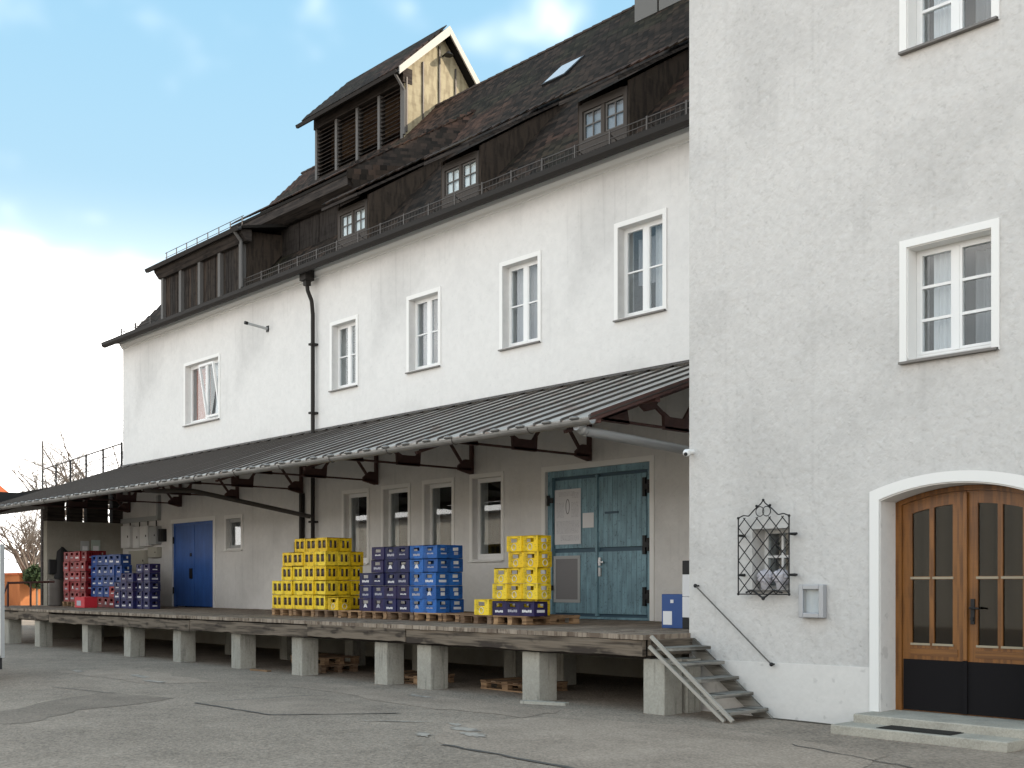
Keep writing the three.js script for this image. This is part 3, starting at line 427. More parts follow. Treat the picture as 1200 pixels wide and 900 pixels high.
// hoist tower on the ridge
{
  const x0 = -23.75, x1 = -18.7, zf = -5.65, zb = -8.5, ye = 17.3, yr = 19.05, zr = -7.15;
  const t = part('roof_tower', box(x0 + 0.05, x1 - 0.05, 15.0, 17.35, zb, zf - 0.6), M.pallet[2], wh, 'louvred hoist tower on the ridge');
  part('gable_panel', prismX([[zf - 0.02, 15.2], [zf - 0.02, ye + 0.26], [zr, yr - 0.06], [zb, ye + 0.05], [zb, 15.2]], x1 - 0.049, x1), M.beigeboard, t);
  part('gable_panel', prismX([[zf - 0.02, 15.2], [zf - 0.02, ye + 0.26], [zr, yr - 0.06], [zb, ye + 0.05], [zb, 15.2]], x0, x0 + 0.049), M.darktimber, t);
  for (const z of [-5.72, -6.35, -7.0, -7.65]) part('batten', box(x1 + 0.001, x1 + 0.05, 15.6, Math.min(ye, ye) + (z > zr ? (zf - z) : (z - zb)) * 1.05 - 0.1, z - 0.02, z + 0.02), M.oldzinc, t);
  const posts = 5; for (let i = 0; i < posts; i++) { const x = lerp(x0 + 0.06, x1 - 0.12, i / (posts - 1)); part('post', box(x - 0.06, x + 0.06, 15.1, 17.1, zf - 0.2, zf + 0.02), M.greypost, t); }
  for (let i = 0; i < 4; i++) { const a = lerp(x0 + 0.06, x1 - 0.12, i / 4) + 0.061, b = lerp(x0 + 0.06, x1 - 0.12, (i + 1) / 4) - 0.061; for (let k = 0; k < 14; k++) { const y = 15.28 + k * 0.13; part('slat', prismX([[zf - 0.16, y + 0.09], [zf - 0.005, y], [zf - 0.005, y + 0.022], [zf - 0.16, y + 0.112]], a, b), M.darkboard[k % 3], t); } }
  part('fascia', box(x0 - 0.02, x1 + 0.02, 17.1, 17.56, zf - 0.29, zf + 0.06), M.darktimber, t);
  const rf = part('tower_roof', prismX([[zf + 0.42, 17.22], [zf + 0.42, 17.32], [zr, yr + 0.12], [zb - 0.35, 17.2], [zb - 0.35, 17.1], [zr, yr - 0.02]], x0 - 0.3, x1 + 0.32), M.roofbase, t);
  const bw = (za, ya, zc, yc) => prismX([[za, ya - 0.1], [za, ya + 0.14], [zc, yc + 0.14], [zc, yc - 0.16]], x1 + 0.322, x1 + 0.37);
  part('bargeboard', bw(zf + 0.44, 17.22, zr - 0.001, yr), M.barge, t); part('bargeboard', bw(zr + 0.001, yr, zb - 0.36, 17.1), M.barge, t);
  part('soffit_board', prismX([[zf + 0.42, 17.19], [zf + 0.42, 17.215], [zr, yr - 0.025], [zr, yr - 0.05]], x1 + 0.002, x1 + 0.32), M.beigeboard, t);
  part('hoist_lamp', merge([rod(V(x1, 18.35, zr), V(x1 + 0.3, 18.4, zr), 0.03), (() => { const g = new THREE.ConeGeometry(0.16, 0.16, 12); g.translate(x1 + 0.3, 18.36, zr); return g.toNonIndexed(); })()]), M.iron, t);
  part('gutter', prismX([[zf + 0.41, 17.25], [zf + 0.43, 17.17], [zf + 0.51, 17.16], [zf + 0.55, 17.25], [zf + 0.53, 17.25], [zf + 0.5, 17.19], [zf + 0.45, 17.2], [zf + 0.43, 17.26]], x0 - 0.4, x1 + 0.3), M.pipe, t);
  part('downpipe', merge([rod(V(x1 + 0.15, 17.2, zf + 0.48), V(x1 + 0.1, 16.8, zf + 0.08), 0.045), rod(V(x1 + 0.1, 16.8, zf + 0.08), V(x1 + 0.1, 15.45, zf + 0.08), 0.045)]), M.greypost, t);
  tiled(tiles, zf + 0.4, 17.34, zr, yr + 0.14, x0 - 0.28, x1 + 0.3, -0.2);
}
{ // boxy dormer near the ridge at the near end
  const x0 = -9.35, x1 = -6.2, zf = -5.75;
  const d = part('dormer', box(x0, x1, 15.2, 17.6, zf - 1.6, zf - 0.06), M.slate, wh);
  for (let i = 0; i < 4; i++) { const a = lerp(x0, x1, i / 4), b = lerp(x0, x1, (i + 1) / 4); part('panel', box(a + 0.03, b - 0.03, 15.55, 17.5, zf - 0.059, zf), M.greypost2 || (M.greypost2 = std({ color: C(0.13, 0.125, 0.115), roughness: 0.6 })), d); }
  part('dormer_roof', prismX([[zf + 0.3, 17.5], [zf + 0.3, 17.6], [zf - 1.7, 17.9], [zf - 1.7, 17.5]], x0 - 0.2, x1 + 0.2), M.roofbase, d);
}
{ // skylight, tilted open
  const sk = part('skylight', (() => { const g = box(-0.42, 0.42, -0.5, 0.5, 0.02, 0.09); g.rotateX(-0.80); g.translate(-10.95, 14.6, -4.93); return g; })(), M.iron, wh);
  part('skylight_pane', (() => { const g = box(-0.36, 0.36, -0.44, 0.44, 0.092, 0.1); g.rotateX(-0.80); g.translate(-10.95, 14.6, -4.93); return g; })(), std({ color: C(0.35, 0.37, 0.40), roughness: 0.12, metalness: 0.6 }), sk);
}
later.forEach(f => f());
{ // all roof tiles: too many to pick apart
  const im = new THREE.InstancedMesh(tileGeo, M.tile, tiles.length); im.name = 'roof_tiles'; im.userData.kind = 'stuff'; im.castShadow = im.receiveShadow = true;
  tiles.forEach(([m, c], i) => { im.setMatrixAt(i, m); im.setColorAt(i, c); }); wh.add(im);
}
{ // snow guard fence above the eaves
  const z = 0.02, y = RY(0.02) + 0.02;
  const guard = (x0, x1, zz, yy, h) => {
    const s = part('snow_guard', merge([0.04, 0.5, 1].map(t => rod(V(x0, yy + 0.03 + h * t, zz), V(x1, yy + 0.03 + h * t, zz), 0.011, 0.011, 6))), M.oldzinc, wh);
    const b = []; for (let x = x0 + 0.06; x < x1; x += 0.11) b.push(rod(V(x, yy + 0.03, zz), V(x, yy + 0.03 + h, zz), 0.005, 0.005, 4)); part('mesh_wires', merge(b), M.oldzinc, s).userData.kind = 'stuff';
    for (let x = x0; x <= x1 + 0.01; x += (x1 - x0) / Math.round((x1 - x0) / 0.9)) part('post', merge([box(x - 0.018, x + 0.018, yy - 0.02, yy + h + 0.06, zz - 0.018, zz + 0.012), bar(V(x, yy + h, zz), V(x, RY(zz - 0.25) + 0.03, zz - 0.25), 0.02, 0.012)]), M.oldzinc, s);
  };
  guard(-18.3, -0.2, z, y, 0.24); guard(-26.4, -24.2, z, y, 0.2);
  const s = part('snow_guard', merge([rod(V(-23.0, 11.66, 0.1), V(-18.2, 11.66, 0.1), 0.009, 0.009, 6), rod(V(-23.0, 11.52, 0.1), V(-18.2, 11.52, 0.1), 0.008, 0.008, 6)]), M.oldzinc, wh);
  for (let i = 0; i < 8; i++) { const x = lerp(-22.9, -18.3, i / 7); part('post', box(x - 0.012, x + 0.012, 11.33, 11.67, 0.09, 0.11), M.oldzinc, s); }
}
part('gutter', prismX([[0.40, 9.47], [0.41, 9.37], [0.46, 9.31], [0.54, 9.31], [0.59, 9.37], [0.60, 9.46], [0.585, 9.46], [0.57, 9.38], [0.53, 9.33], [0.47, 9.33], [0.43, 9.38], [0.42, 9.47]], -26.6, 0.2), M.pipe, wh);
{ // rainwater head and downpipe
  const x = -14.72, dp = part('downpipe', merge([tube([V(x - 0.03, 9.12, 0.26), V(x - 0.03, 8.95, 0.24), V(x - 0.01, 8.7, 0.14), V(x, 8.35, 0.11)], 0.05, 24), rod(V(x, 8.4, 0.11), V(x, 1.05, 0.11), 0.05, 0.05, 12)]), M.pipe, wh);
  part('rainwater_head', merge([box(x - 0.17, x + 0.11, 9.18, 9.42, 0.135, 0.39), box(x - 0.1, x + 0.04, 9.06, 9.18, 0.19, 0.33)]), M.pipe, dp);
  for (const y of [7.6, 5.9, 3.2]) part('pipe_clip', box(x - 0.08, x + 0.08, y, y + 0.05, 0.001, 0.19), M.pipe, dp);
}

// ---------------------------------------------------------------- house on the right
const hs = thing('plastered_house', 'tall white roughcast house with arched brown door', 'building');
const HZ = 3.5;
{
  const s = shp([[0, 0], [26, 0], [26, 13.5], [0, 13.5]]);
  const arch = (x0, x1, ys, ya, y0) => { const p = new THREE.Path(), w = (x1 - x0) / 2, h = ya - ys, R = (w * w + h * h) / (2 * h), cx = (x0 + x1) / 2, cy = ya - R, th = Math.asin(w / R); p.moveTo(x0, y0); p.lineTo(x0, ys); for (let i = 1; i < 20; i++) { const t = lerp(-th, th, i / 20); p.lineTo(cx + R * Math.sin(t), cy + R * Math.cos(t)); } p.lineTo(x1, ys); p.lineTo(x1, y0); p.closePath(); return p; };
  s.holes.push(rectPath(3.06 + 0.085, 4.21 - 0.085, 4.2, 5.46)); s.holes.push(rectPath(3.06 + 0.085, 4.21 - 0.085, 7.7, 8.96)); s.holes.push(rectPath(3.145, 4.125, 11.0, 12.3));
  s.holes.push(rectPath(1.02, 1.56, 1.6, 2.36));
  s.holes.push(arch(2.81, 4.55, 2.63, 2.78, 0.16));
  part('wall', slab(s, HZ - 0.5, HZ), M.roughcast, hs);
  part('side_wall', box(0, 0.4, 0, 13.5, -11, HZ - 0.502), M.roughcast, hs);
  part('side_wall', box(25.6, 26, 0, 13.5, -11, HZ - 0.502), M.roughcast, hs);
  part('back_wall', box(0.41, 25.59, 0, 13.5, -11, -10.6), M.roughcast, hs);
  part('floor_slab', box(0.41, 25.59, 0.02, 0.15, -10.59, HZ - 0.51), M.interior, hs);
  part('floor_slab', box(0.41, 25.59, 3.3, 3.5, -10.59, HZ - 0.51), M.interior, hs);
  part('floor_slab', box(0.41, 25.59, 6.9, 7.1, -10.59, HZ - 0.51), M.interior, hs);
  part('floor_slab', box(0.41, 25.59, 13.2, 13.4, -10.59, HZ - 0.51), M.interior, hs);
  part('partition', box(0.41, 25.59, 0.16, 3.29, -0.8, -0.6), M.interior, hs);
  part('partition', box(0.41, 25.59, 3.51, 6.89, -0.8, -0.6), M.interior, hs);
  part('partition', box(0.41, 25.59, 7.11, 13.19, -0.8, -0.6), M.interior, hs);
  part('roof', prismX([[HZ + 0.7, 13.3], [HZ + 0.7, 13.5], [-3.7, 19.5], [-11.7, 13.5], [-11.7, 13.3], [-3.7, 19.2]], -0.3, 26.3), M.roofbase, hs);
  // smooth plinth, a little proud of the roughcast
  const ps = shp([[-0.004, 0], [2.685, 0], [2.685, 0.7], [0.9, 0.685], [-0.004, 0.67]]); part('plinth', slab(ps, HZ + 0.001, HZ + 0.016), M.plinth, hs);
  part('plinth', box(4.68, 26, 0, 0.71, HZ + 0.001, HZ + 0.016), M.plinth, hs);
  // white surround and smooth lining of the arched door
  const doorGlass = new THREE.MeshPhysicalMaterial({ color: C(0.30, 0.33, 0.31), transmission: 1, roughness: 0.03, thickness: 0, ior: 1.5, side: THREE.DoubleSide });   // dark tinted panes
  const asShape = p => { const q = new THREE.Shape(); p.getPoints().forEach((v, i) => i ? q.lineTo(v.x, v.y) : q.moveTo(v.x, v.y)); q.closePath(); return q; };
  const o = asShape(arch(2.69, 4.67, 2.73, 2.9, 0.165)); o.holes.push(arch(2.808, 4.552, 2.632, 2.783, 0.166));
  part('door_surround', slab(o, HZ + 0.018, HZ + 0.034), M.trim, hs);
  const li = asShape(arch(2.8095, 4.5505, 2.631, 2.7815, 0.161)); li.holes.push(arch(2.823, 4.537, 2.617, 2.768, 0.162));
  part('door_lining', slab(li, HZ - 0.36, HZ + 0.0175), M.plinth, hs);
  // two glazed leaves; each is a frame with panes, glazing bars and a black kick plate
  const dz = HZ - 0.33, AR = (x) => { const w = 0.857, h = 0.151, R = (w * w + h * h) / (2 * h), cy = 2.768 - R; return cy + Math.sqrt(R * R - (x - 3.68) * (x - 3.68)); };
  const topLine = (x0, x1, off, n = 10) => Array.from({ length: n + 1 }, (_, i) => { const x = lerp(x0, x1, i / n); return [x, AR(x) - off]; });
  part('door_frame', merge([slab(shp([[2.824, 0.2], [2.9, 0.2], ...topLine(2.9, 2.824, 0.004, 2)]), dz - 0.07, dz + 0.02), slab(shp([[4.46, 0.2], [4.536, 0.2], ...topLine(4.536, 4.46, 0.004, 2)]), dz - 0.07, dz + 0.02), slab(shp([...topLine(2.9, 4.46, 0.06), ...topLine(4.46, 2.9, 0.004)]), dz - 0.07, dz + 0.02)]), M.doorwood, hs);
  for (const [x0, x1, px] of [[2.904, 3.677, [[3.02, 3.235], [3.29, 3.515]]], [3.683 && 3.683, 4.456, [[3.805, 4.03], [4.085, 4.305]]]]) {
    const f = shp([[x0, 0.205], [x1, 0.205], ...topLine(x1, x0, 0.064)]);
    const lo = 0.985, mid = 1.735, bead = 0.018;
    for (const [a, b] of px) { f.holes.push(rectPath(a, b, lo, mid - bead)); const h = new THREE.Path(); h.moveTo(a, mid + bead); topLine(a, b, 0.20, 4).forEach(q => h.lineTo(q[0], q[1])); h.lineTo(b, mid + bead); h.closePath(); f.holes.push(h); }
    const leaf = part('door', slab(f, dz - 0.05, dz), M.doorwood, hs, 'brown varnished glazed door leaf');
    for (const [a, b] of px) {
      part('pane', box(a - 0.004, b + 0.004, lo - 0.004, mid - bead + 0.004, dz - 0.028, dz - 0.023), doorGlass, leaf);
      part('pane', slab(shp([[a - 0.004, mid + bead - 0.004], [b + 0.004, mid + bead - 0.004], ...topLine(b + 0.004, a - 0.004, 0.196, 4)]), dz - 0.028, dz - 0.023), doorGlass, leaf);
      part('bead', box(a - 0.012, b + 0.012, mid - 0.013, mid + 0.013, dz + 0.001, dz + 0.014), M.beading || (M.beading = std({ color: C(0.32, 0.27, 0.19), roughness: 0.5 })), leaf);
      part('bead', box(a - 0.012, b + 0.012, lo - 0.02, lo + 0.004, dz + 0.001, dz + 0.016), M.beading, leaf);
    }
    part('kick_plate', box(x0 + 0.015, x1 - 0.015, 0.215, 0.80, dz + 0.001, dz + 0.012), M.kick, leaf);
    part('rail', box(x0 + 0.1, x1 - 0.1, 0.845, 0.93, dz + 0.001, dz + 0.009), M.doorwoodh, leaf);
  }
  part('cover_strip', rbox(3.648, 3.698, 0.81, 2.69, dz + 0.013, dz + 0.04, 0.01), M.doorwood, hs);
  part('kick_strip', box(3.648, 3.698, 0.215, 0.808, dz + 0.013, dz + 0.035), M.kick, hs);
  part('door_handle', merge([box(3.73, 3.775, 1.22, 1.50, dz + 0.001, dz + 0.018), rod(V(3.752, 1.40, dz + 0.01), V(3.752, 1.40, dz + 0.08), 0.012), rod(V(3.752, 1.40, dz + 0.075), V(3.86, 1.395, dz + 0.075), 0.012), rod(V(3.752, 1.28, dz + 0.01), V(3.752, 1.28, dz + 0.04), 0.02)]), M.iron, hs);
}
for (const [y0, y1] of [[4.15, 5.545], [7.65, 9.045], [10.95, 12.385]]) {
  const { w, z } = casement(hs, 3.06, 4.21, y0, y1, 0, { cols: 2, rows: 3, trim: 0.085, depth: 0.19, wallz: HZ, mull: 0.07, fr: 0.05, bead: 0.032 });
  part('lining', merge([box(3.1455, 3.155, y0 + 0.06, y1 - 0.086, HZ - 0.18, HZ + 0.0005), box(4.115, 4.1245, y0 + 0.06, y1 - 0.086, HZ - 0.18, HZ + 0.0005), box(3.156, 4.114, y1 - 0.096, y1 - 0.0855, HZ - 0.18, HZ + 0.0005)]), M.trim, w);
  curtain(0.26, y1 - y0 - 0.2, 4, M.curtain, 3.42, (y0 + y1) / 2, z - 0.14, w, 0.015);
  curtain(0.55, y1 - y0 - 0.2, 5, M.bluecurtain, 3.88, (y0 + y1) / 2, z - 0.5, w, 0.03);
}
{ // small barred window
  const w = part('window', (() => { const z = HZ - 0.26; return merge([box(1.02, 1.07, 1.6, 2.36, z - 0.06, z), box(1.51, 1.56, 1.6, 2.36, z - 0.06, z), box(1.07, 1.51, 2.31, 2.36, z - 0.06, z), box(1.07, 1.51, 1.6, 1.65, z - 0.06, z), box(1.275, 1.305, 1.65, 2.31, z - 0.05, z - 0.005), box(1.07, 1.275, 2.0, 2.03, z - 0.05, z - 0.005), box(1.305, 1.51, 2.0, 2.03, z - 0.05, z - 0.005)]); })(), M.white, hs);
  for (const [a, b] of [[1.07, 1.275], [1.305, 1.51]]) for (const [c, d] of [[1.65, 2.0], [2.03, 2.31]]) part('pane', box(a, b, c, d, HZ - 0.29, HZ - 0.285), M.glass, w);
  part('sill', box(1.0, 1.58, 1.575, 1.598, HZ - 0.25, HZ + 0.06), M.sill, w);
  // wrought iron lattice cage standing off the wall
  const z = HZ + 0.13, x0 = 0.9, x1 = 1.66, y0 = 1.54, y1 = 2.50;
  const g = part('window_grille', merge([rod(V(x0, y0, z), V(x0, y1, z), 0.009), rod(V(x1, y0, z), V(x1, y1, z), 0.009), rod(V(x0, y0, z), V(x1, y0, z), 0.008)]), M.iron, hs, 'wrought iron lattice grille with scrolled top');
  const n = 4, cw = (x1 - x0) / n, nh = 4.6, ch = (y1 - y0) / nh;
  const clip = (xa, ya, sx) => { const L = [xa, ya]; let t = Math.min((sx > 0 ? x1 - xa : xa - x0) / cw, (y1 - ya) / ch); return [V(xa, ya, z), V(xa + sx * cw * t, ya + ch * t, z)]; };
  for (const sx of [1, -1]) { const st = []; for (let i = 0; i <= n; i++) st.push([x0 + i * cw, y0]); for (let j = 1; j < nh; j++) st.push([sx > 0 ? x0 : x1, y0 + j * ch]); for (const [a, b] of st) { const [p, q] = clip(a, b, sx); if (p.distanceTo(q) > 0.05) { p.z += sx * 0.006; q.z += sx * 0.006; part('bar', rod(p, q, 0.0065, 0.0065, 6), M.iron, g); } } }
  part('top_scroll', merge([tube([V(x0, y1, z), V(x0 + 0.08, y1 + 0.03, z), V(x0 + 0.16, y1 + 0.02, z), V(x0 + 0.24, y1 + 0.09, z), V(1.25, y1 + 0.17, z), V(1.28, y1 + 0.21, z), V(1.31, y1 + 0.17, z), V(x1 - 0.24, y1 + 0.09, z), V(x1 - 0.16, y1 + 0.02, z), V(x1 - 0.08, y1 + 0.03, z), V(x1, y1, z)], 0.008, 70, 6), new THREE.TorusGeometry(0.06, 0.006, 6, 20).translate(1.23, y1 + 0.07, z).toNonIndexed(), new THREE.TorusGeometry(0.06, 0.006, 6, 20).translate(1.33, y1 + 0.07, z).toNonIndexed(), ...[[x0, y1], [x1, y1], [1.28, y1 + 0.21], [1.18, y1 + 0.14], [1.38, y1 + 0.14], [x0, y0], [x1, y0]].map(q => new THREE.SphereGeometry(0.018, 8, 6).translate(q[0], q[1], z).toNonIndexed())]), M.iron, g);
  part('bottom_scroll', merge([tube([V(1.02, y0 + 0.02, z), V(1.12, y0 + 0.05, z), V(1.2, y0, z), V(1.28, y0 - 0.05, z), V(1.36, y0, z), V(1.44, y0 + 0.05, z), V(1.56, y0 + 0.02, z)], 0.012, 40, 6), new THREE.SphereGeometry(0.025, 8, 6).translate(1.28, y0 - 0.05, z).toNonIndexed()]), M.iron, g);
  for (const [x, y] of [[x0, 1.78], [x1, 1.78], [x0, 2.28], [x1, 2.28]]) part('bracket', rod(V(x, y, z), V(x, y, HZ - 0.01), 0.014, 0.02, 6), M.iron, g);
  for (const [x, y] of [[x1, 1.78], [x1, 2.28]]) part('bracket', rod(V(x, y, z - 0.02), V(x + 0.1, y, z - 0.02), 0.016, 0.016, 6), M.iron, g);
}
{ // pots on the barred sill
  const mk = (x, l) => { const t = thing('flower_pot', l, 'flower pot', [x, 1.6, HZ - 0.1], 'pots behind the window grille'); part('pot', new THREE.LatheGeometry([[0, 0], [0.05, 0], [0.065, 0.09], [0.058, 0.09], [0.05, 0.02], [0, 0.02]].map(p => new THREE.Vector2(...p)), 14), std({ color: C(0.5, 0.48, 0.5), roughness: 0.6 }), t); const g = new THREE.IcosahedronGeometry(0.1, 3), p = g.attributes.position; for (let i = 0; i < p.count; i++) { const v = V().fromBufferAttribute(p, i), k = 0.75 + 0.45 * hash(Math.round(v.x * 60), Math.round(v.y * 60) * 7 + Math.round(v.z * 60), 3); p.setXYZ(i, v.x * k, v.y * k * 0.95 + 0.15, v.z * k); } g.computeVertexNormals(); part('blossoms', g, std({ color: C(0.56, 0.54, 0.58), roughness: 0.9 }), t); };
  mk(1.15, 'pale round blooms in a pot behind the grille, away from the display case'); mk(1.38, 'pale round blooms in a pot behind the grille, nearer the display case');
}
{ // show case, wall rail and corner lamp
  const t = thing('display_case', 'small grey metal display case on the roughcast wall', 'display case', [1.94, 1.46, HZ]);
  part('frame', merge([rbox(-0.17, -0.11, -0.2, 0.2, 0.002, 0.1, 0.01), rbox(0.11, 0.17, -0.2, 0.2, 0.002, 0.1, 0.01), rbox(-0.11, 0.11, 0.14, 0.2, 0.002, 0.1, 0.01), rbox(-0.11, 0.11, -0.2, -0.14, 0.002, 0.1, 0.01)]), std({ color: C(0.42, 0.43, 0.45), roughness: 0.4, metalness: 0.5 }), t);
  part('notice', box(-0.109, 0.109, -0.139, 0.139, 0.003, 0.02), std({ color: C(0.6, 0.6, 0.62) }), t);
  part('pane', box(-0.109, 0.109, -0.139, 0.139, 0.078, 0.082), M.glass, t);
  const r = thing('wall_handrail', 'thin sloping metal handrail on the house wall above the stairs', 'handrail', [0, 0, 0]);
  part('rail', rod(V(0.16, 1.645, HZ + 0.07), V(1.36, 0.67, HZ + 0.07), 0.010), M.railm = std({ color: C(0.12, 0.11, 0.10), roughness: 0.6 }), r);
  for (const [x, y] of [[0.16, 1.645], [1.36, 0.67]]) { part('bracket', rod(V(x, y, HZ - 0.01), V(x, y, HZ + 0.07), 0.012), M.iron, r); part('knob', new THREE.SphereGeometry(0.026, 10, 8).translate(x, y, HZ + 0.07), M.iron, r); }
  const c = thing('security_camera', 'small white dome camera at the house corner under the canopy', 'camera', [0.06, 3.42, HZ]);
  part('housing', merge([rod(V(0, 0, -0.005), V(0, 0, 0.1), 0.035), new THREE.SphereGeometry(0.05, 12, 8).translate(0, -0.02, 0.13).toNonIndexed()]), M.white, c); part('lens', new THREE.SphereGeometry(0.026, 10, 8).translate(0.015, -0.04, 0.165), M.black, c);
}
{ // steps and mat
  const t = thing('door_steps', 'two worn stone steps below the arched door', 'steps');
  part('step', rbox(2.72, 4.72, 0.0, 0.2, HZ - 0.4, 3.93, 0.016), M.stone, t);
  part('step', rbox(2.66, 4.66, -0.01, 0.105, 3.46, 4.3, 0.016), M.stone, t);
  const m = thing('door_mat', 'dark ribbed rubber mat on the lower stone step', 'mat', [3.62, 0.106, 4.1]);
  const g = []; for (let i = 0; i < 16; i++) g.push(box(-0.4, 0.4, 0, 0.012, -0.13 + i * 0.017, -0.12 + i * 0.017)); part('ribs', merge(g), M.rubber, m); part('base', box(-0.42, 0.42, 0, 0.006, -0.15, 0.15), M.rubber, m);
}

// ---------------------------------------------------------------- loading dock
{
  const t = thing('loading_dock', 'long timber loading dock on square concrete pillars', 'loading dock');
  for (let i = 0, x = -27.6; x < 0.02; i++) { const w = rr(0.18, 0.23); part('plank', box(x + 0.004, Math.min(x + w, 0.08) - 0.004, 0.955 + rr(-0.004, 0.0), 1.02 + rr(-0.006, 0.0), 0.03, 4.44 + rr(-0.02, 0.02), rr(0, 4), rr(0, 4)), pick(M.planks), t); x += w; }
  const cuts = [-27.6, -22.9, -20.6, -17.4, -12.6, -8.0, -5.05, -0.0];
  for (let i = 0; i < cuts.length - 1; i++) {
    const a = cuts[i] + 0.008, b = cuts[i + 1] - 0.008, drop = [0.03, 0.0, 0.05, 0.035, 0.02, -0.01, 0.0][i], g = new THREE.BoxGeometry(b - a, 0.21, 0.07, Math.ceil((b - a) / 0.12), 3, 1), p = g.attributes.position;
    for (let k = 0; k < p.count; k++) { const x = p.getX(k), y = p.getY(k); const n = fbm((x + a + 40) / 40 + 0.1, 0.3, 160, 4, 3, 61), n2 = fbm((x + a + 40) / 40 + 0.1, 0.7, 120, 4, 3, 67); p.setY(k, y + (y < 0 ? (n - 0.5) * 0.04 : (n2 - 0.5) * 0.015)); p.setZ(k, p.getZ(k) + (n2 - 0.5) * 0.03); }
    g.computeVertexNormals(); g.translate((a + b) / 2, 0.842 - drop, 4.395 + (i % 2 ? 0.012 : 0)); part('fascia_board', uvm(g, i * 0.7, i * 0.37), M.fascia, t);
  }
  part('end_board', box(0.015, 0.075, 0.75, 0.953, 3.52, 4.35, 0.3, 0.5), M.fascia, t);
  for (const z of [1.0, 2.3, 3.6]) part('bearer', box(-27.5, 0.0, 0.74, 0.95, z - 0.08, z + 0.08), M.darktimber, t);
  part('bearer', box(-27.5, 0.0, 0.7, 0.945, 4.1, 4.28), M.darktimber, t);
  const px = [-0.1, -2.42, -4.92, -6.1, -8.75, -11.05, -13.65, -16.2, -18.7, -22.0, -24.4];
  for (const x of px) {
    const g = new RoundedBoxGeometry(0.36, 0.72, 0.36, 2, 0.018), p = g.attributes.position; for (let k = 0; k < p.count; k++) { const n = hash(Math.round(p.getX(k) * 90) + Math.round(x * 10), Math.round(p.getY(k) * 90), Math.round(p.getZ(k) * 90)); p.setX(k, p.getX(k) + (n - 0.5) * 0.01); p.setZ(k, p.getZ(k) + (n - 0.5) * 0.01); }
    g.translate(x + 0.18, 0.345, 4.13); part('pillar', uvm(g, x, x * 0.7), M.concrete, t);
    part('pillar', box(x + 0.9, x + 1.2, -0.01, 0.738, 1.9, 2.2, x, 0), M.concrete, t);
  }
  part('pillar', rbox(0.02, 0.3, -0.01, 0.7, 3.62, 3.9, 0.015, 1, 2), M.concrete, t);
}
{ // wooden stairs with a metal-edged stringer
  const t = thing('wooden_stairs', 'weathered wooden stairs leaning from the dock beside the house wall', 'stairs');
  const n = 6, x0 = 0.14, y0 = 0.98, x1 = 1.34, y1 = 0.0;
  const sl = V(x1 - x0, y1 - y0, 0), nn = V(-sl.y, sl.x, 0).normalize();
  for (const z of [3.58]) part('stringer', slab(shp([[x0, y0 - 0.02], [x0 - 0.02, y0 - 0.22], [x1 - 0.22, 0.006], [x1 + 0.05, 0.006]]), z - 0.022, z + 0.022), z > 4 ? M.steelgrey || (M.steelgrey = std({ color: C(0.17, 0.16, 0.15), roughness: 0.6 })) : M.stairwood, t);
  part('edge_rail', bar(V(x0 - 0.02, y0 + 0.02, 4.40), V(x1 + 0.06, 0.03, 4.40), 0.04, 0.04), M.zincdull || (M.zincdull = std({ color: C(0.40, 0.38, 0.34), roughness: 0.6, metalness: 0.3 })), t);
  part('edge_rail', bar(V(x0 - 0.05, y0 - 0.11, 4.40), V(x1 - 0.06, 0.02, 4.40), 0.04, 0.04), M.zincdull, t);
  for (let i = 0; i < 5; i++) { const k = (i + 0.75) / 5.35, x = lerp(x0, x1, k), y = lerp(y0, y1, k); part('tread', rbox(x - 0.13, x + 0.14, y - 0.02, y + 0.025, 3.604, 4.376, 0.008, i * 0.4, i), M.stairwood, t); }
}

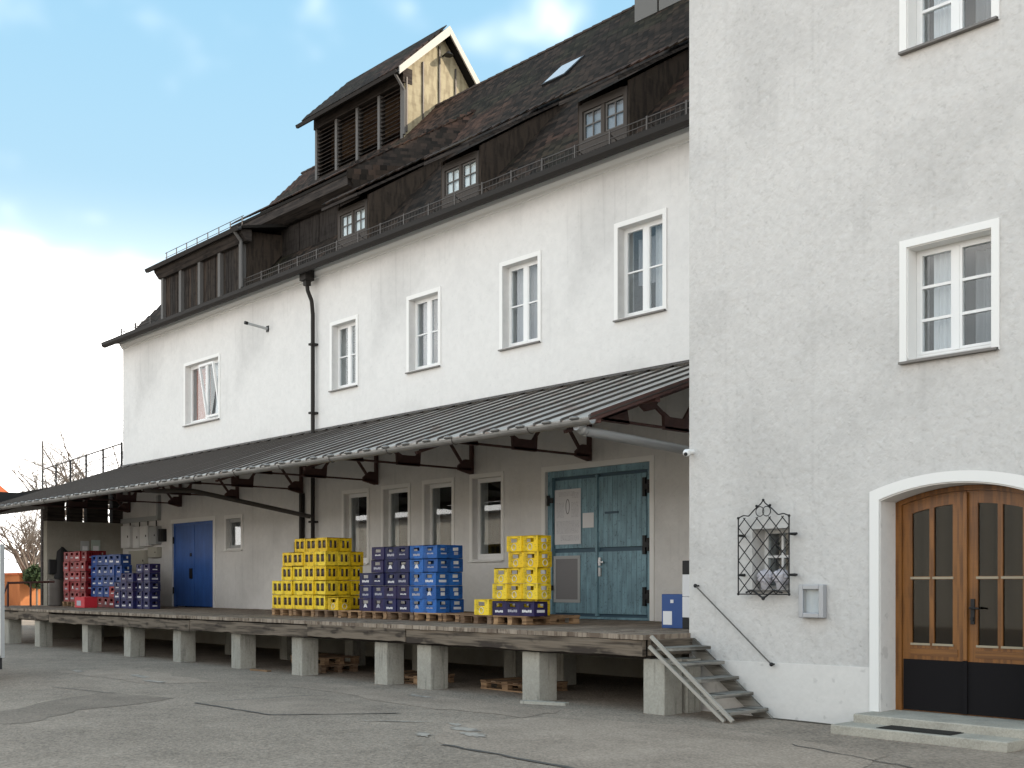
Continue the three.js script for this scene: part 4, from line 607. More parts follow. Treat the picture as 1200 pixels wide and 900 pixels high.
// ---------------------------------------------------------------- canopy
const CX0 = -26.3, CX1 = -1.02, CZ = 4.35, CY = z => 5.46 - 0.352 * z;
{
  const t = thing('canopy', 'lean-to canopy of grey metal sheets on red-brown steel trusses', 'canopy');
  const n = 46, pw = (CX1 - CX0) / n, L = Math.hypot(CZ - 0.02, CY(0.02) - CY(CZ));
  const sheetGeo = [0, 1, 2].map(i => { const g = prismX([[0.02, CY(0.02)], [CZ, CY(CZ)], [CZ, CY(CZ) - 0.02], [0.02, CY(0.02) - 0.02]], 0.012, pw - 0.012); return uvm(g, i * 0.53, i * 0.9); });
  const seamGeo = (() => { const h = 0.034, w = 0.034; return merge([prismX([[0.02, CY(0.02) - 0.015], [0.02, CY(0.02) + h], [CZ - 0.02, CY(CZ - 0.02) + h], [CZ + 0.01, CY(CZ) + h * 0.6], [CZ + 0.01, CY(CZ) - 0.025]], -w / 2, w / 2)]); })();
  for (let i = 0; i < n; i++) { const m = part('roof_sheet', sheetGeo[i % 3], M.sheet[Math.floor(rnd() * 3)], t); m.position.x = CX0 + i * pw; m.position.y = rr(-0.003, 0.003); }
  for (let i = 0; i <= n; i++) { const m = part('seam', seamGeo, M.seamm || (M.seamm = std({ color: C(0.075, 0.066, 0.06), roughness: 0.6, metalness: 0.2 })), t); m.position.x = CX0 + i * pw; }
  const cap = (() => { const g = new THREE.SphereGeometry(0.07, 8, 6); g.scale(1.2, 0.45, 1.0); g.translate(0, CY(CZ) + 0.0, CZ + 0.02); return g; })();
  for (let i = 0; i < n; i++) { const m = part('end_cap', cap, M.gutterm, t); m.position.x = CX0 + (i + 0.5) * pw; }
  part('wall_flashing', prismX([[0.002, CY(0) + 0.07], [0.025, CY(0) + 0.07], [0.025, CY(0) + 0.055], [0.12, CY(0.12) + 0.052], [0.12, CY(0.12) + 0.044], [0.002, CY(0) + 0.044]], CX0, CX1), M.seamm, t);
  // half round gutter
  const gy = CY(CZ) - 0.05, ring = []; for (let i = 0; i <= 8; i++) { const a = Math.PI * (1 + i / 8); ring.push([CZ + 0.075 - 0.075 * Math.cos(a) * -1, gy + 0.075 * Math.sin(a)]); } for (let i = 8; i >= 0; i--) { const a = Math.PI * (1 + i / 8); ring.push([CZ + 0.075 + 0.062 * Math.cos(a), gy + 0.062 * Math.sin(a)]); }
  part('gutter', prismX(ring, CX0 - 0.1, CX1 + 0.12), M.gutterm, t);
  for (let x = CX0 + 0.4; x < CX1; x += 1.7) part('gutter_bracket', (() => { const g = new THREE.TorusGeometry(0.08, 0.008, 5, 14, Math.PI); g.rotateZ(Math.PI); g.rotateY(Math.PI / 2); g.translate(x, gy, CZ + 0.075); return g; })(), M.oldzinc, t);
  part('purlin', box(CX0 + 0.1, CX1 - 0.03, CY(4.15) - 0.13, CY(4.15) - 0.035, 4.1, 4.2), M.oxbeam, t);
  for (const z of [0.5, 1.7, 2.9]) part('purlin', box(CX0 + 0.1, CX1 - 0.05, CY(z) - 0.15, CY(z) - 0.04, z - 0.05, z + 0.05), M.oxbeam, t);
  part('verge_board', prismX([[0.02, CY(0.02) - 0.025], [CZ, CY(CZ) - 0.025], [CZ, CY(CZ) - 0.075], [0.02, CY(0.02) - 0.075]], CX1 - 0.028, CX1 + 0.0), M.oxide, t);
  part('verge_strip', prismX([[0.02, CY(0.02) + 0.045], [CZ, CY(CZ) + 0.045], [CZ, CY(CZ) + 0.0], [0.02, CY(0.02) + 0.0]], CX1 + 0.022, CX1 + 0.03), M.oxide, t);
  // trusses at right angles to the wall
  const yb = 4.07, TX = [-1.75, -5.22, -8.65, -12.09, -15.36, -18.66, -22.1, -25.7];
  const top = z => CY(z) - 0.2, zt = Math.min(4.0, (5.26 - yb) / 0.352 - 0.05);
  const proto = (p, x) => {
    const tr = part('truss', merge([box(-0.035, 0.035, yb - 0.09, top(0.06), 0.02, 0.09), bar(V(0, yb, 0.09), V(0, yb, zt), 0.06, 0.036), bar(V(0, top(0.09), 0.09), V(0, top(4.1), 4.1), 0.06, 0.045)]), M.oxide, p); tr.position.x = x;
    part('gusset', slabX([[0.09, yb - 0.1], [0.42, yb - 0.03], [0.42, yb + 0.06], [0.25, yb + 0.2], [0.09, yb + 0.2]]), M.oxide, tr);
    part('gusset', slabX([[1.42, yb - 0.03], [1.98, yb - 0.03], [2.0, yb + 0.24], [1.86, yb + 0.17], [1.54, yb + 0.17], [1.4, yb + 0.24]]), M.oxide, tr);
    part('gusset', slabX([[zt - 0.55, yb - 0.03], [zt, yb - 0.03], [zt + 0.05, top(zt + 0.05)], [zt - 0.5, top(zt - 0.5)]]), M.oxide, tr);
    part('diagonal', bar(V(0, yb + 0.1, 0.3), V(0, top(0.92), 0.92), 0.05, 0.05), M.oxide, tr);
    part('diagonal', bar(V(0, yb + 0.15, 1.5), V(0, top(0.98), 0.98), 0.05, 0.05), M.oxide, tr);
    part('diagonal', bar(V(0, yb + 0.15, 1.9), V(0, top(2.3), 2.3), 0.05, 0.05), M.oxide, tr);
    part('gusset', slabX([[2.1, top(2.1)], [2.55, top(2.55)], [2.4, top(2.4) - 0.14], [2.2, top(2.2) - 0.16]]), M.oxide, tr);
    return tr;
  };
  function slabX(pts) { return prismX(pts, -0.03, 0.03); }
  for (const x of TX) proto(t, x);
  // drain pipes falling from the gutter to the wall
  part('drain_pipe', merge([rod(V(-1.2, gy - 0.06, CZ + 0.06), V(-1.2, gy - 0.12, CZ - 0.1), 0.07, 0.07, 14), rod(V(-1.2, gy - 0.12, CZ - 0.1), V(-1.2, 3.58, 0.14), 0.07, 0.07, 14)]), M.zinc, t);
  part('pipe_elbow', new THREE.SphereGeometry(0.08, 12, 8).translate(-1.2, gy - 0.1, CZ - 0.04), M.zinc, t);
  part('drain_pipe', tube([V(-14.9, gy - 0.06, CZ + 0.06), V(-14.9, gy - 0.1, CZ - 0.2), V(-14.9, 3.83, 3.2), V(-14.78, 3.36, 0.16)], 0.055, 40, 10), M.oldzinc, t);
}
{ // cable post on the wall beside the downpipe
  const t = thing('conduit_post', 'dark conduit post with switch box beside the downpipe', 'conduit', [-15.3, 1.02, 0.02]);
  part('post', box(-0.05, 0.05, 0.0, 2.95, 0.0, 0.1), M.pipe, t); part('switch_box', rbox(-0.1, 0.12, 1.35, 1.72, 0.101, 0.22, 0.01), M.black, t);
}
{ // fluorescent tube light on the far part of the facade
  const t = thing('wall_light', 'grey tube light sticking out of the white wall', 'light', [-17.1, 8.42, 0]);
  part('arm', rod(V(0, 0, -0.005), V(0, 0.06, 0.62), 0.035), M.greybox, t); part('cap', rod(V(0, 0.06, 0.6), V(0, 0.065, 0.68), 0.045), M.iron, t); part('base_plate', box(-0.06, 0.06, -0.08, 0.08, 0.001, 0.02), M.iron, t);
}
{ // notices on the teal door
  const cv = (w, h, fn) => { const c = document.createElement('canvas'); c.width = w; c.height = h; const x = c.getContext('2d'); fn(x, w, h); const t = new THREE.CanvasTexture(c); t.colorSpace = THREE.SRGBColorSpace; return t; };
  const lines = cv(256, 372, (x, w, h) => { x.fillStyle = '#d3d3d6'; x.fillRect(0, 0, w, h); x.fillStyle = '#a5a5ab'; const bits = (x0, x1, y0, y1, st) => { for (let y = y0; y < y1; y += st) for (let q = x0; q < x1;) { const l = 3 + rnd() * 16; x.globalAlpha = 0.45 + rnd() * 0.55; x.fillRect(q, y, Math.min(l, x1 - q), st * 0.42); q += l + 3 + rnd() * 5; } x.globalAlpha = 1; }; bits(40, 200, 18, 48, 8); bits(18, 92, 90, 190, 8); bits(170, 238, 26, 60, 8); bits(165, 238, 90, 190, 8); bits(18, 238, 215, 300, 8); bits(60, 238, 312, 350, 8); x.strokeStyle = '#77777c'; x.lineWidth = 6; x.beginPath(); x.ellipse(128, 118, 17, 48, 0, 0, 7); x.stroke(); });
  const plate = (name, label, cat, x0, x1, y0, y1, map, mat) => { const g = new THREE.BoxGeometry(x1 - x0, y1 - y0, 0.006); const m = solo(name, g, mat || std({ map, roughness: 0.7 }), label, cat, [(x0 + x1) / 2, (y0 + y1) / 2, -0.088]); return m; };
  plate('poster', 'large pale printed notice on the teal door', 'poster', -6.29, -5.58, 2.44, 3.5, lines);
  plate('notice', 'small blank paper notice beside the large poster on the teal door', 'notice', -5.53, -5.24, 2.74, 3.02, null, M.paper);
}

// ---------------------------------------------------------------- end wall and clutter at the far end of the dock
{
  const t = thing('end_wall', 'grimy low wall closing the far end of the loading dock', 'wall');
  part('wall', box(-26.6, -26.3, 0.0, 3.65, 0.002, 2.42), M.oldplaster, t);
  for (const [a, b] of [[0.01, 0.33], [0.48, 1.16], [1.3, 1.72], [1.86, 2.4]]) part('infill_board', box(-26.58, -26.32, 3.652, CY(b) - 0.29, a, b), M.darktimber, t);
  part('beam', prismX([[0.01, CY(0) - 0.02], [4.3, CY(4.3) - 0.02], [4.3, CY(4.3) - 0.28], [0.01, CY(0) - 0.28]], -26.6, -26.32), M.darktimber, t);
  const r = thing('flat_roof', 'black flat canopy roof jutting past the end of the loading dock', 'canopy');
  part('deck', box(-34, -26.7, 4.12, 4.5, 1.9, 8.5), M.black, r); for (const [x, z] of [[-33.5, 2.2], [-33.5, 8.2]]) part('post', box(x - 0.1, x + 0.1, 0, 4.119, z - 0.1, z + 0.1), M.darktimber, r);
  part('post', box(-27.1, -26.9, 0, 4.119, 8.1, 8.3), M.darktimber, r);
}
{ // electrical boxes on the wall
  const bx = (x0, x1, y0, y1, d, m, label, name = 'meter_cabinet', cat = 'cabinet') => { const t = thing(name, label, cat, [(x0 + x1) / 2, y0, 0.001], 'electrical boxes on the wall'); const w = x1 - x0, h = y1 - y0; part('case', rbox(-w / 2, w / 2, 0, h, 0, d, 0.012), m, t); part('door', rbox(-w / 2 + 0.04, w / 2 - 0.04, 0.05, h - 0.05, d + 0.001, d + 0.015, 0.006), m, t); part('latch', box(w / 2 - 0.1, w / 2 - 0.06, h * 0.45, h * 0.55, d + 0.016, d + 0.03), M.iron, t); };
  bx(-25.95, -25.3, 2.84, 3.54, 0.22, M.white, 'white electrical cabinet with dark dials, farthest from the blue door');
  bx(-25.1, -24.66, 2.82, 3.48, 0.2, M.white, 'narrow white electrical cabinet next to the one with dials');
  bx(-24.6, -24.02, 2.86, 3.49, 0.2, M.white, 'white electrical cabinet beside the grey box');
  bx(-23.98, -23.45, 2.9, 3.45, 0.18, M.greybox, 'grey electrical cabinet above the beige box');
  bx(-23.4, -23.1, 2.98, 3.36, 0.14, M.black, 'black switch box next to the blue door', 'switch_box', 'switch box');
  bx(-24.1, -23.45, 2.5, 2.82, 0.16, M.beigebox, 'beige junction box below the grey cabinet');
  bx(-25.6, -24.4, 2.1, 2.74, 0.12, M.beigebox, 'wide beige cabinet behind the stacked crates');
  const t = thing('cable_tray', 'grey cable duct above the electrical cabinets', 'cable duct', [0, 0, 0]); part('duct', box(-26.2, -23.5, 3.64, 3.78, 0.001, 0.12), M.greybox, t); part('riser', box(-23.62, -23.5, 3.79, 4.4, 0.001, 0.1), M.greybox, t);
  for (const x of [-25.6, -24.9, -24.3, -23.7]) part('cable', rod(V(x, 3.45, 0.06), V(x, 3.65, 0.06), 0.02), M.black, t);
}
{ // hanging things on the end wall
  const mkBoard = (z, y0, y1, w, label, m) => { const t = thing('notice_board', label, 'notice', [-26.299, y0, z]); part('board', box(0, 0.03, 0, y1 - y0, -w / 2, w / 2), m, t); part('sheet', box(0.031, 0.036, 0.06, (y1 - y0) * 0.6, -w / 2 + 0.05, w / 2 - 0.05), M.paper, t); };
  mkBoard(1.25, 2.65, 3.05, 0.26, 'small grey notice board above the red crates', M.greybox); mkBoard(0.9, 2.62, 3.09, 0.28, 'small pale green notice board above the red crates', std({ color: C(0.4, 0.46, 0.42) }));
  const t = thing('hanging_coat', 'dark coat hanging from a hook on the grimy end wall', 'coat', [-26.2, 1.85, 1.98]); const g = new THREE.LatheGeometry([[0.02, 1.0], [0.06, 0.96], [0.16, 0.85], [0.19, 0.5], [0.24, 0.02], [0.2, 0.0]].map(p => new THREE.Vector2(...p)), 14), p = g.attributes.position; for (let i = 0; i < p.count; i++) { const a = Math.atan2(p.getZ(i), p.getX(i)), k = 1 + 0.12 * Math.sin(a * 5); p.setXYZ(i, p.getX(i) * 0.35 * k, p.getY(i), p.getZ(i) * k); } g.computeVertexNormals(); part('coat', g, M.black, t); part('hook', rod(V(-0.11, 1.0, 0), V(0, 0.98, 0), 0.012), M.iron, t);
  const b = thing('fuse_box', 'dark box fixed at the outer end of the grimy end wall', 'box', [-26.3, 2.0, 2.28]); part('case', rbox(0, 0.12, 0, 0.45, -0.11, 0.11, 0.01), M.black, b); part('lid', rbox(0.121, 0.135, 0.03, 0.42, -0.09, 0.09, 0.005), M.black, b);
  const d = thing('metal_drum', 'grey metal drum standing at the end of the dock', 'drum', [-25.9, 1.02, 2.25]); part('barrel', new THREE.LatheGeometry([[0, 0], [0.26, 0], [0.27, 0.02], [0.26, 0.04], [0.26, 0.27], [0.275, 0.29], [0.26, 0.31], [0.26, 0.55], [0.275, 0.57], [0.26, 0.59], [0.26, 0.8], [0.24, 0.82], [0, 0.8]].map(p => new THREE.Vector2(...p)), 20), M.oldzinc, d); part('lid_cap', rod(V(0.12, 0.8, 0), V(0.12, 0.84, 0), 0.04), M.iron, d);
  const r = thing('dock_railing', 'dark pipe railing at the far front of the dock', 'railing', [0, 0, 0]);
  for (const z of [3.3, 3.95]) part('post', rod(V(-25.2, 1.02, z), V(-25.2, 1.76, z), 0.03), M.oxide, r); part('top_rail', rod(V(-25.2, 1.76, 2.6), V(-25.2, 1.72, 3.95), 0.032), M.oxide, r); part('stay', rod(V(-25.2, 1.72, 3.95), V(-24.9, 1.02, 4.3), 0.025), M.oxide, r);
}

// ---------------------------------------------------------------- pallets and crates
const palletProto = (pos, label, group, mi, turn) => {
  const t = thing('wooden_pallet', label, 'pallet', pos, group, turn), W = 0.8, D = 1.2;
  for (let i = 0; i < 5; i++) { const z = -D / 2 + 0.07 + i * (D - 0.14) / 4; part('top_board', box(-W / 2, W / 2, 0.122, 0.144, z - 0.06 - (i % 2 ? 0 : 0.01), z + 0.06 + (i % 2 ? 0 : 0.01), rr(0, 3), rr(0, 3)), M.pallet[(mi + (i % 2)) % 3], t); }
  for (const x of [-0.34, 0, 0.34]) { part('stringer_board', box(x - 0.05, x + 0.05, 0.1, 0.1215, -D / 2, D / 2, rr(0, 3), rr(0, 3)), M.pallet[mi], t); part('bottom_board', box(x - 0.05, x + 0.05, 0, 0.021, -D / 2, D / 2, rr(0, 3), rr(0, 3)), M.pallet[mi], t); for (const z of [-0.52, 0, 0.52]) part('block', box(x - 0.05, x + 0.05, 0.0215, 0.0995, z - 0.07, z + 0.07, rr(0, 3), rr(0, 3)), M.pallet[mi], t); }
  return t;
};
const DY = 1.021, LAY = ['bottom', 'second', 'third', 'fourth', 'fifth', 'sixth'], ORD = ['first', 'second', 'third', 'fourth', 'fifth', 'sixth', 'seventh', 'eighth'];
const cl_ = (what, r, c, from, d) => `${what}, ${LAY[r]} layer, ${ORD[c]} column from the ${from}${d === undefined ? '' : ', ' + ORD[d] + ' row'}`;
// crate kinds. size along x, height, depth
function crateGeo(W, H, D, kind) {
  const g = [], w = 0.012, x = W / 2 - 0.002, z = D / 2 - 0.002, y = H - 0.003;
  const face = (len, at, axis) => {
    const add = (a, b, c, d, t = w) => axis === 'z' ? g.push(box(a, b, c, d, Math.min(at, at - Math.sign(at) * t), Math.max(at, at - Math.sign(at) * t))) : g.push(box(Math.min(at, at - Math.sign(at) * t), Math.max(at, at - Math.sign(at) * t), c, d, a, b));
    const l = len - (axis === 'x' ? w : 0);
    if (kind === 'solid') { const hw = Math.min(0.085, l * 0.5); add(-l, l, 0, y * 0.58); add(-l, -hw, y * 0.58, y * 0.84); add(hw, l, y * 0.58, y * 0.84); add(-l, l, y * 0.84, y); add(-l, l, y * 0.94, y, -0.006 + w); }
    else { add(-l, l, 0, y * 0.27); add(-l, l, y * 0.80, y); add(-l, -l + 0.05, y * 0.27, y * 0.80); add(l - 0.05, l, y * 0.27, y * 0.80); add(-0.022, 0.022, y * 0.27, y * 0.80); add(-l, l, y * 0.95, y, -0.006 + w); add(-l, l, 0, y * 0.04, -0.005 + w); }
  };
  face(x, z, 'z'); face(x, -z, 'z'); face(z, x, 'x'); face(z, -x, 'x');
  g.push(box(-x + w, x - w, 0.0, 0.01, -z + w, z - w));
  for (const sx of [-1, 1]) for (const sz of [-1, 1]) { g.push(box(Math.min(sx * (x + 0.0016), sx * (x - 0.03)), Math.max(sx * (x + 0.0016), sx * (x - 0.03)), 0.008, y * 0.93, sz > 0 ? z + 0.0002 : -z - 0.0016, sz > 0 ? z + 0.0016 : -z - 0.0002)); g.push(box(sx > 0 ? x + 0.0002 : -x - 0.0016, sx > 0 ? x + 0.0016 : -x - 0.0002, 0.008, y * 0.93, Math.min(sz * z, sz * (z - 0.03)), Math.max(sz * z, sz * (z - 0.03)))); }
  return merge(g);
}
const bottleGeo = (W, H, D, nx, nz) => { const g = []; for (let i = 0; i < nx; i++) for (let k = 0; k < nz; k++) { if (i > 0 && i < nx - 1 && k > 0 && k < nz - 1) continue; const c = new THREE.LatheGeometry([[0, 0.012], [0.03, 0.012], [0.031, H * 0.6], [0.014, H * 0.78], [0.013, H * 0.93], [0, H * 0.93]].map(p => new THREE.Vector2(...p)), 7); c.translate((i - (nx - 1) / 2) * (W - 0.085) / (nx - 1), 0, (k - (nz - 1) / 2) * (D - 0.085) / (nz - 1)); g.push(c.toNonIndexed()); } return merge(g); };
const kinds = {};
function kind(id, W, H, D, type, mats, mark) { kinds[id] = { W, H, D, geo: crateGeo(W, H, D, type), bot: bottleGeo(W, H, D, 5, 4), mats, mark }; }
const frontMark = (W, H, D, w, h, y) => merge([box(-w / 2, w / 2, y, y + h, D / 2 - 0.0015, D / 2 + 0.001)]);
kind('yellow', 0.405, 0.292, 0.30, 'open', M.yellow, null);
kind('blue', 0.39, 0.240, 0.30, 'solid', M.blue, 'bar');
kind('navy', 0.39, 0.240, 0.30, 'solid', M.navy, 'bar');
kind('lemon', 0.36, 0.258, 0.30, 'solid', M.yellow, 'ring');
kind('small', 0.335, 0.235, 0.29, 'solid', M.navy, 'bar');
kind('red', 0.42, 0.300, 0.30, 'solid', M.red, 'bar');
kind('cobalt', 0.42, 0.300, 0.30, 'solid', [crateMat(0.011, 0.05, 0.21), crateMat(0.010, 0.042, 0.17), crateMat(0.014, 0.06, 0.25)], 'bar');
const markGeo = {};
function crate(id, x, y, z, label, group, hint = 0) {
  const k = kinds[id], t = thing(({ yellow: 'yellow_crate', lemon: 'yellow_crate', blue: 'blue_crate', cobalt: 'blue_crate', navy: 'navy_crate', small: 'navy_crate', red: 'red_crate' })[id], label, 'crate', [x + rr(-0.005, 0.005), y, z + rr(-0.02, 0.02)], group, rr(-0.012, 0.012));
  part('body', k.geo, pick(k.mats), t);
  if (id === 'yellow') part('bottles', k.bot, M.bottle, t);
  if (k.mark === 'bar') { const v = Math.floor(rnd() * 4), key = id + v; markGeo[key] = markGeo[key] || (() => { const hw = [0.11, 0.085, 0.095, 0.06][v], y0 = k.H * [0.24, 0.3, 0.2, 0.26][v], y1 = k.H * [0.42, 0.4, 0.36, 0.5][v], z = k.D / 2 - 0.004, e = k.D / 2 + 0.0012, q = []; if (v === 3) q.push(slab(shp([[-hw, y0], [0, y0 + 0.012], [hw, y0], [hw * 0.6, y1], [0, y1 + 0.02], [-hw * 0.6, y1]]), z, e)); else for (let i = 0; i < 5; i++) { const a = -hw + i * hw * 0.41; q.push(box(a, a + hw * 0.34, y0 + (i % 2) * 0.004, y1 - (i === 2 ? 0.01 : 0), z, e)); } return [merge(q), box(k.W / 2 - 0.004, k.W / 2 + 0.0012, y0, y1, -hw * 0.75, hw * 0.75)]; })(); const pm = hint && rnd() < 0.7 || rnd() < 0.3 ? M.print : M.printdim; part('label', markGeo[key][0], pm, t); part('side_label', markGeo[key][1], pm, t); }
  if (k.mark === 'ring') { markGeo.ring = markGeo.ring || (() => { const a = new THREE.TorusGeometry(0.05, 0.008, 5, 16).translate(0, k.H * 0.28, k.D / 2).toNonIndexed(), b = new THREE.TorusGeometry(0.05, 0.008, 5, 16).rotateY(Math.PI / 2).translate(k.W / 2, k.H * 0.28, 0).toNonIndexed(); return [a, b]; })(); part('side_emblem', markGeo.ring[1], M.emblem || (M.emblem = std({ color: C(0.62, 0.60, 0.5), roughness: 0.5 })), t); part('emblem', markGeo.ring[0], M.emblem || (M.emblem = std({ color: C(0.62, 0.60, 0.5), roughness: 0.5 })), t); }
  return t;
}
const top0 = DY + 0.145;
// pallets along the dock, end to end
const palX = [-11.31, -10.48, -9.65, -8.82, -7.99, -7.16, -6.33, -5.5, -4.67, -3.84];
palX.forEach((x, i) => palletProto([x, DY, (i > 7 ? 2.7 : 2.42) + rr(-0.03, 0.03)], i < 4 ? `wooden pallet under the yellow bottle crates, ${ORD[3 - i]} from the navy crates` : i < 8 ? `wooden pallet under the blue and navy crates, ${ORD[i - 4]} from the yellow bottle crates` : i < 9 ? 'wooden pallet carrying the single yellow crate beside the narrow yellow stack' : 'wooden pallet under the narrow yellow stack next to the teal door', i < 4 ? 'pallets under the yellow crates' : i < 8 ? 'pallets under the blue crates' : 'pallets beside the teal door', i % 3));
// yellow crates full of bottles: five columns, three deep, the outer column low
for (let c = 0; c < 5; c++) for (let d = 0; d < 3; d++) { const h = c === 0 ? 2 : d > 0 && c < 4 ? 5 : 4; for (let r = 0; r < h; r++) crate('yellow', -11.51 + c * 0.408, top0 + r * 0.293, 2.84 - d * 0.305, cl_('yellow bottle crate', r, 4 - c, 'navy crates', d), 'yellow crates of bottles'); }
crate('lemon', -9.4, top0, 2.82, 'single light yellow crate on a pallet between the bottle crates and navy crates', null);
for (let c = 0; c < 4; c++) for (let d = 0; d < 2; d++) for (let r = 0; r < (c === 0 ? 3 : 5); r++) crate('navy', -8.26 + c * 0.394, top0 + r * 0.241, 2.84 - d * 0.305, cl_('navy crate', r, c, 'yellow bottle crates', d), 'navy crates on pallets', d === 0 && rnd() < 0.6);
for (let c = 0; c < 2; c++) for (let d = 0; d < 2; d++) for (let r = 0; r < 5; r++) crate('blue', -6.68 + c * 0.394, top0 + r * 0.241, 2.84 - d * 0.305, cl_('bright blue crate', r, c, 'navy crates', d), 'blue crates on pallets');
for (let c = 0; c < 3; c++) for (let r = 0; r < (c === 0 ? 3 : 5); r++) crate('lemon', -4.5 + c * 0.363, top0 + r * 0.259, 2.75, cl_('yellow crate', r, 2 - c, 'teal door'), 'yellow crates beside the teal door');
crate('lemon', -4.55, top0, 3.12, 'single yellow crate standing alone on a pallet beside the three navy crates', null);
for (let c = 0; c < 3; c++) crate('small', -4.14 + c * 0.342, top0, 3.1, ['navy crate next to the single yellow crate, in the row of three', 'middle navy crate in the row of three before the yellow stack', 'navy crate nearest the teal door in the row of three'][c], 'row of three navy crates', true);

// far group beside the blue door
palX.length; [-24.85, -23.95].forEach((x, i) => palletProto([x, DY, 1.75], ['wooden pallet under the red crates, next to the grimy end wall', 'wooden pallet under the red crates, next to the blue crates'][i], 'pallets under the red crates', 1));
for (let c = 0; c < 4; c++) for (let d = 0; d < 2; d++) for (let r = 0; r < 5; r++) crate('red', -24.95 + c * 0.425, top0 + r * 0.301, 2.18 - d * 0.305, cl_('red crate', r, c, 'grimy end wall', d), 'red crates at the end of the dock');
for (let c = 0; c < 5; c++) for (let r = 0; r < 5; r++) { const redish = r < 1 || (r < 2 && c > 2); crate(redish ? 'red' : 'cobalt', -23.2 + c * 0.425, DY + 0.002 + r * 0.301, 2.05, cl_(redish ? 'red crate' : 'blue crate', r, c, 'tall red crate stack'), redish ? 'red crates under blue ones' : 'blue crates beside the red ones', true); }
for (let c = 0; c < 5; c++) for (let r = 0; r < (c < 1 ? 3 : c < 3 ? 4 : 5); r++) crate('navy', -20.98 + c * 0.41, DY + 0.002 + r * 0.241, 2.3 + (c > 2 ? -0.1 : 0), cl_('white-marked navy crate', r, c, 'blue crates beside the red stack'), 'navy crates before the blue door', true);
{ // low red carton and a scrap on the deck edge
  const t = thing('red_carton', 'small bright red carton before the red and blue crates', 'carton', [-22.4, DY, 2.75]); part('body', rbox(-0.35, 0.35, 0, 0.3, -0.18, 0.18, 0.01), std({ color: C(0.5, 0.015, 0.03), roughness: 0.6 }), t); part('flap', box(-0.34, 0.34, 0.301, 0.308, -0.17, 0.0), std({ color: C(0.45, 0.015, 0.03), roughness: 0.6 }), t); part('label', box(-0.2, 0.1, 0.06, 0.2, 0.181, 0.183), M.printdim, t);
}
{ // boxes beside the house corner
  const t = thing('blue_box', 'blue cardboard box with white label beside the teal door', 'box', [-1.17, DY, 2.3]); part('body', rbox(-0.2, 0.2, 0, 0.5, -0.17, 0.17, 0.008), std({ color: C(0.02, 0.07, 0.24), roughness: 0.55 }), t); part('label', box(-0.17, 0.0, 0.05, 0.25, 0.171, 0.174), M.paper, t); part('emblem', box(-0.03, 0.03, 0.37, 0.42, 0.171, 0.174), M.print, t);
  const stack = [[0.16, M.black, 'black box at the bottom of the stack by the house corner'], [0.3, M.paper, 'white carton resting on the black box by the house corner'], [0.32, M.paper, 'white carton high in the stack by the house corner'], [0.2, M.black, 'black box on top of the stack by the house corner']]; let y = DY;
  for (const [h, m, l] of stack) { const c = thing('carton', l, 'box', [-0.75, y, 2.3], 'boxes stacked by the house corner'); part('body', rbox(-0.22, 0.22, 0, h, -0.18, 0.18, 0.008), m, c); part('tape', box(-0.03, 0.03, 0.01, h - 0.01, 0.181, 0.183), m === M.black ? M.print : M.printdim, c); y += h + 0.003; }
}
{ // pallets and rubble under the dock
  const u = (x, z, y, turn, mi, l) => palletProto([x, y, z], l, 'pallets under the dock', mi, turn);
  u(-3.6, 3.2, 0.001, 1.55, 1, 'old pallet on the ground under the dock below the single yellow crate'); u(-6.0, 3.55, 0.001, 1.62, 1, 'old pallet on the ground under the dock below the blue crates'); u(-9.2, 3.3, 0.001, 1.5, 2, 'old pallet under the dock, lower one of a pair'); u(-9.2, 3.3, 0.147, 1.58, 1, 'old pallet under the dock, upper one of a pair');
  solo('plank', box(-0.35, 0.35, 0, 0.04, -0.06, 0.06), M.concrete, 'loose pale board on the ground at a dock pillar', 'board', [-1.75, 0.0, 4.5]).rotation.y = 0.35;
  solo('plank', box(-0.28, 0.28, 0, 0.03, -0.05, 0.05), M.pallet[1], 'short brown board on the ground under the dock', 'board', [-9.9, 0.0, 4.3]).rotation.y = 0.1;
}

// ---------------------------------------------------------------- truck body, railing, pole, trees, houses at the far left
{
  const t = thing('box_trailer', 'white box trailer parked in the yard', 'trailer', [-10.85, 0, 8.75]);
  part('body', rbox(-5, 0, 0.42, 2.33, 0, 2.2, 0.03), std({ color: C(0.78, 0.78, 0.78), roughness: 0.35 }), t);
  part('corner_strip', box(-0.06, 0.012, 0.4, 2.36, -0.012, 0.05), M.greybox, t); part('chassis', box(-4.8, -0.1, 0.3, 0.418, 0.15, 2.05), M.black, t);
  for (const x of [-0.8, -3.2]) for (const z of [0.12, 1.9]) { const w = part('wheel', new THREE.CylinderGeometry(0.3, 0.3, 0.2, 24).rotateX(Math.PI / 2).translate(x, 0.3, z + 0.1), M.rubber, t); part('rim', new THREE.CylinderGeometry(0.17, 0.17, 0.22, 16).rotateX(Math.PI / 2).translate(x, 0.3, z + 0.1), M.greybox, w); }
  part('mudguard', box(-0.35, -0.02, 0.2, 0.4, 0.02, 0.06), M.black, t); part('tail_lamp', box(0.001, 0.03, 0.46, 0.6, 0.1, 0.3), std({ color: C(0.4, 0.02, 0.02), roughness: 0.3 }), t);
}
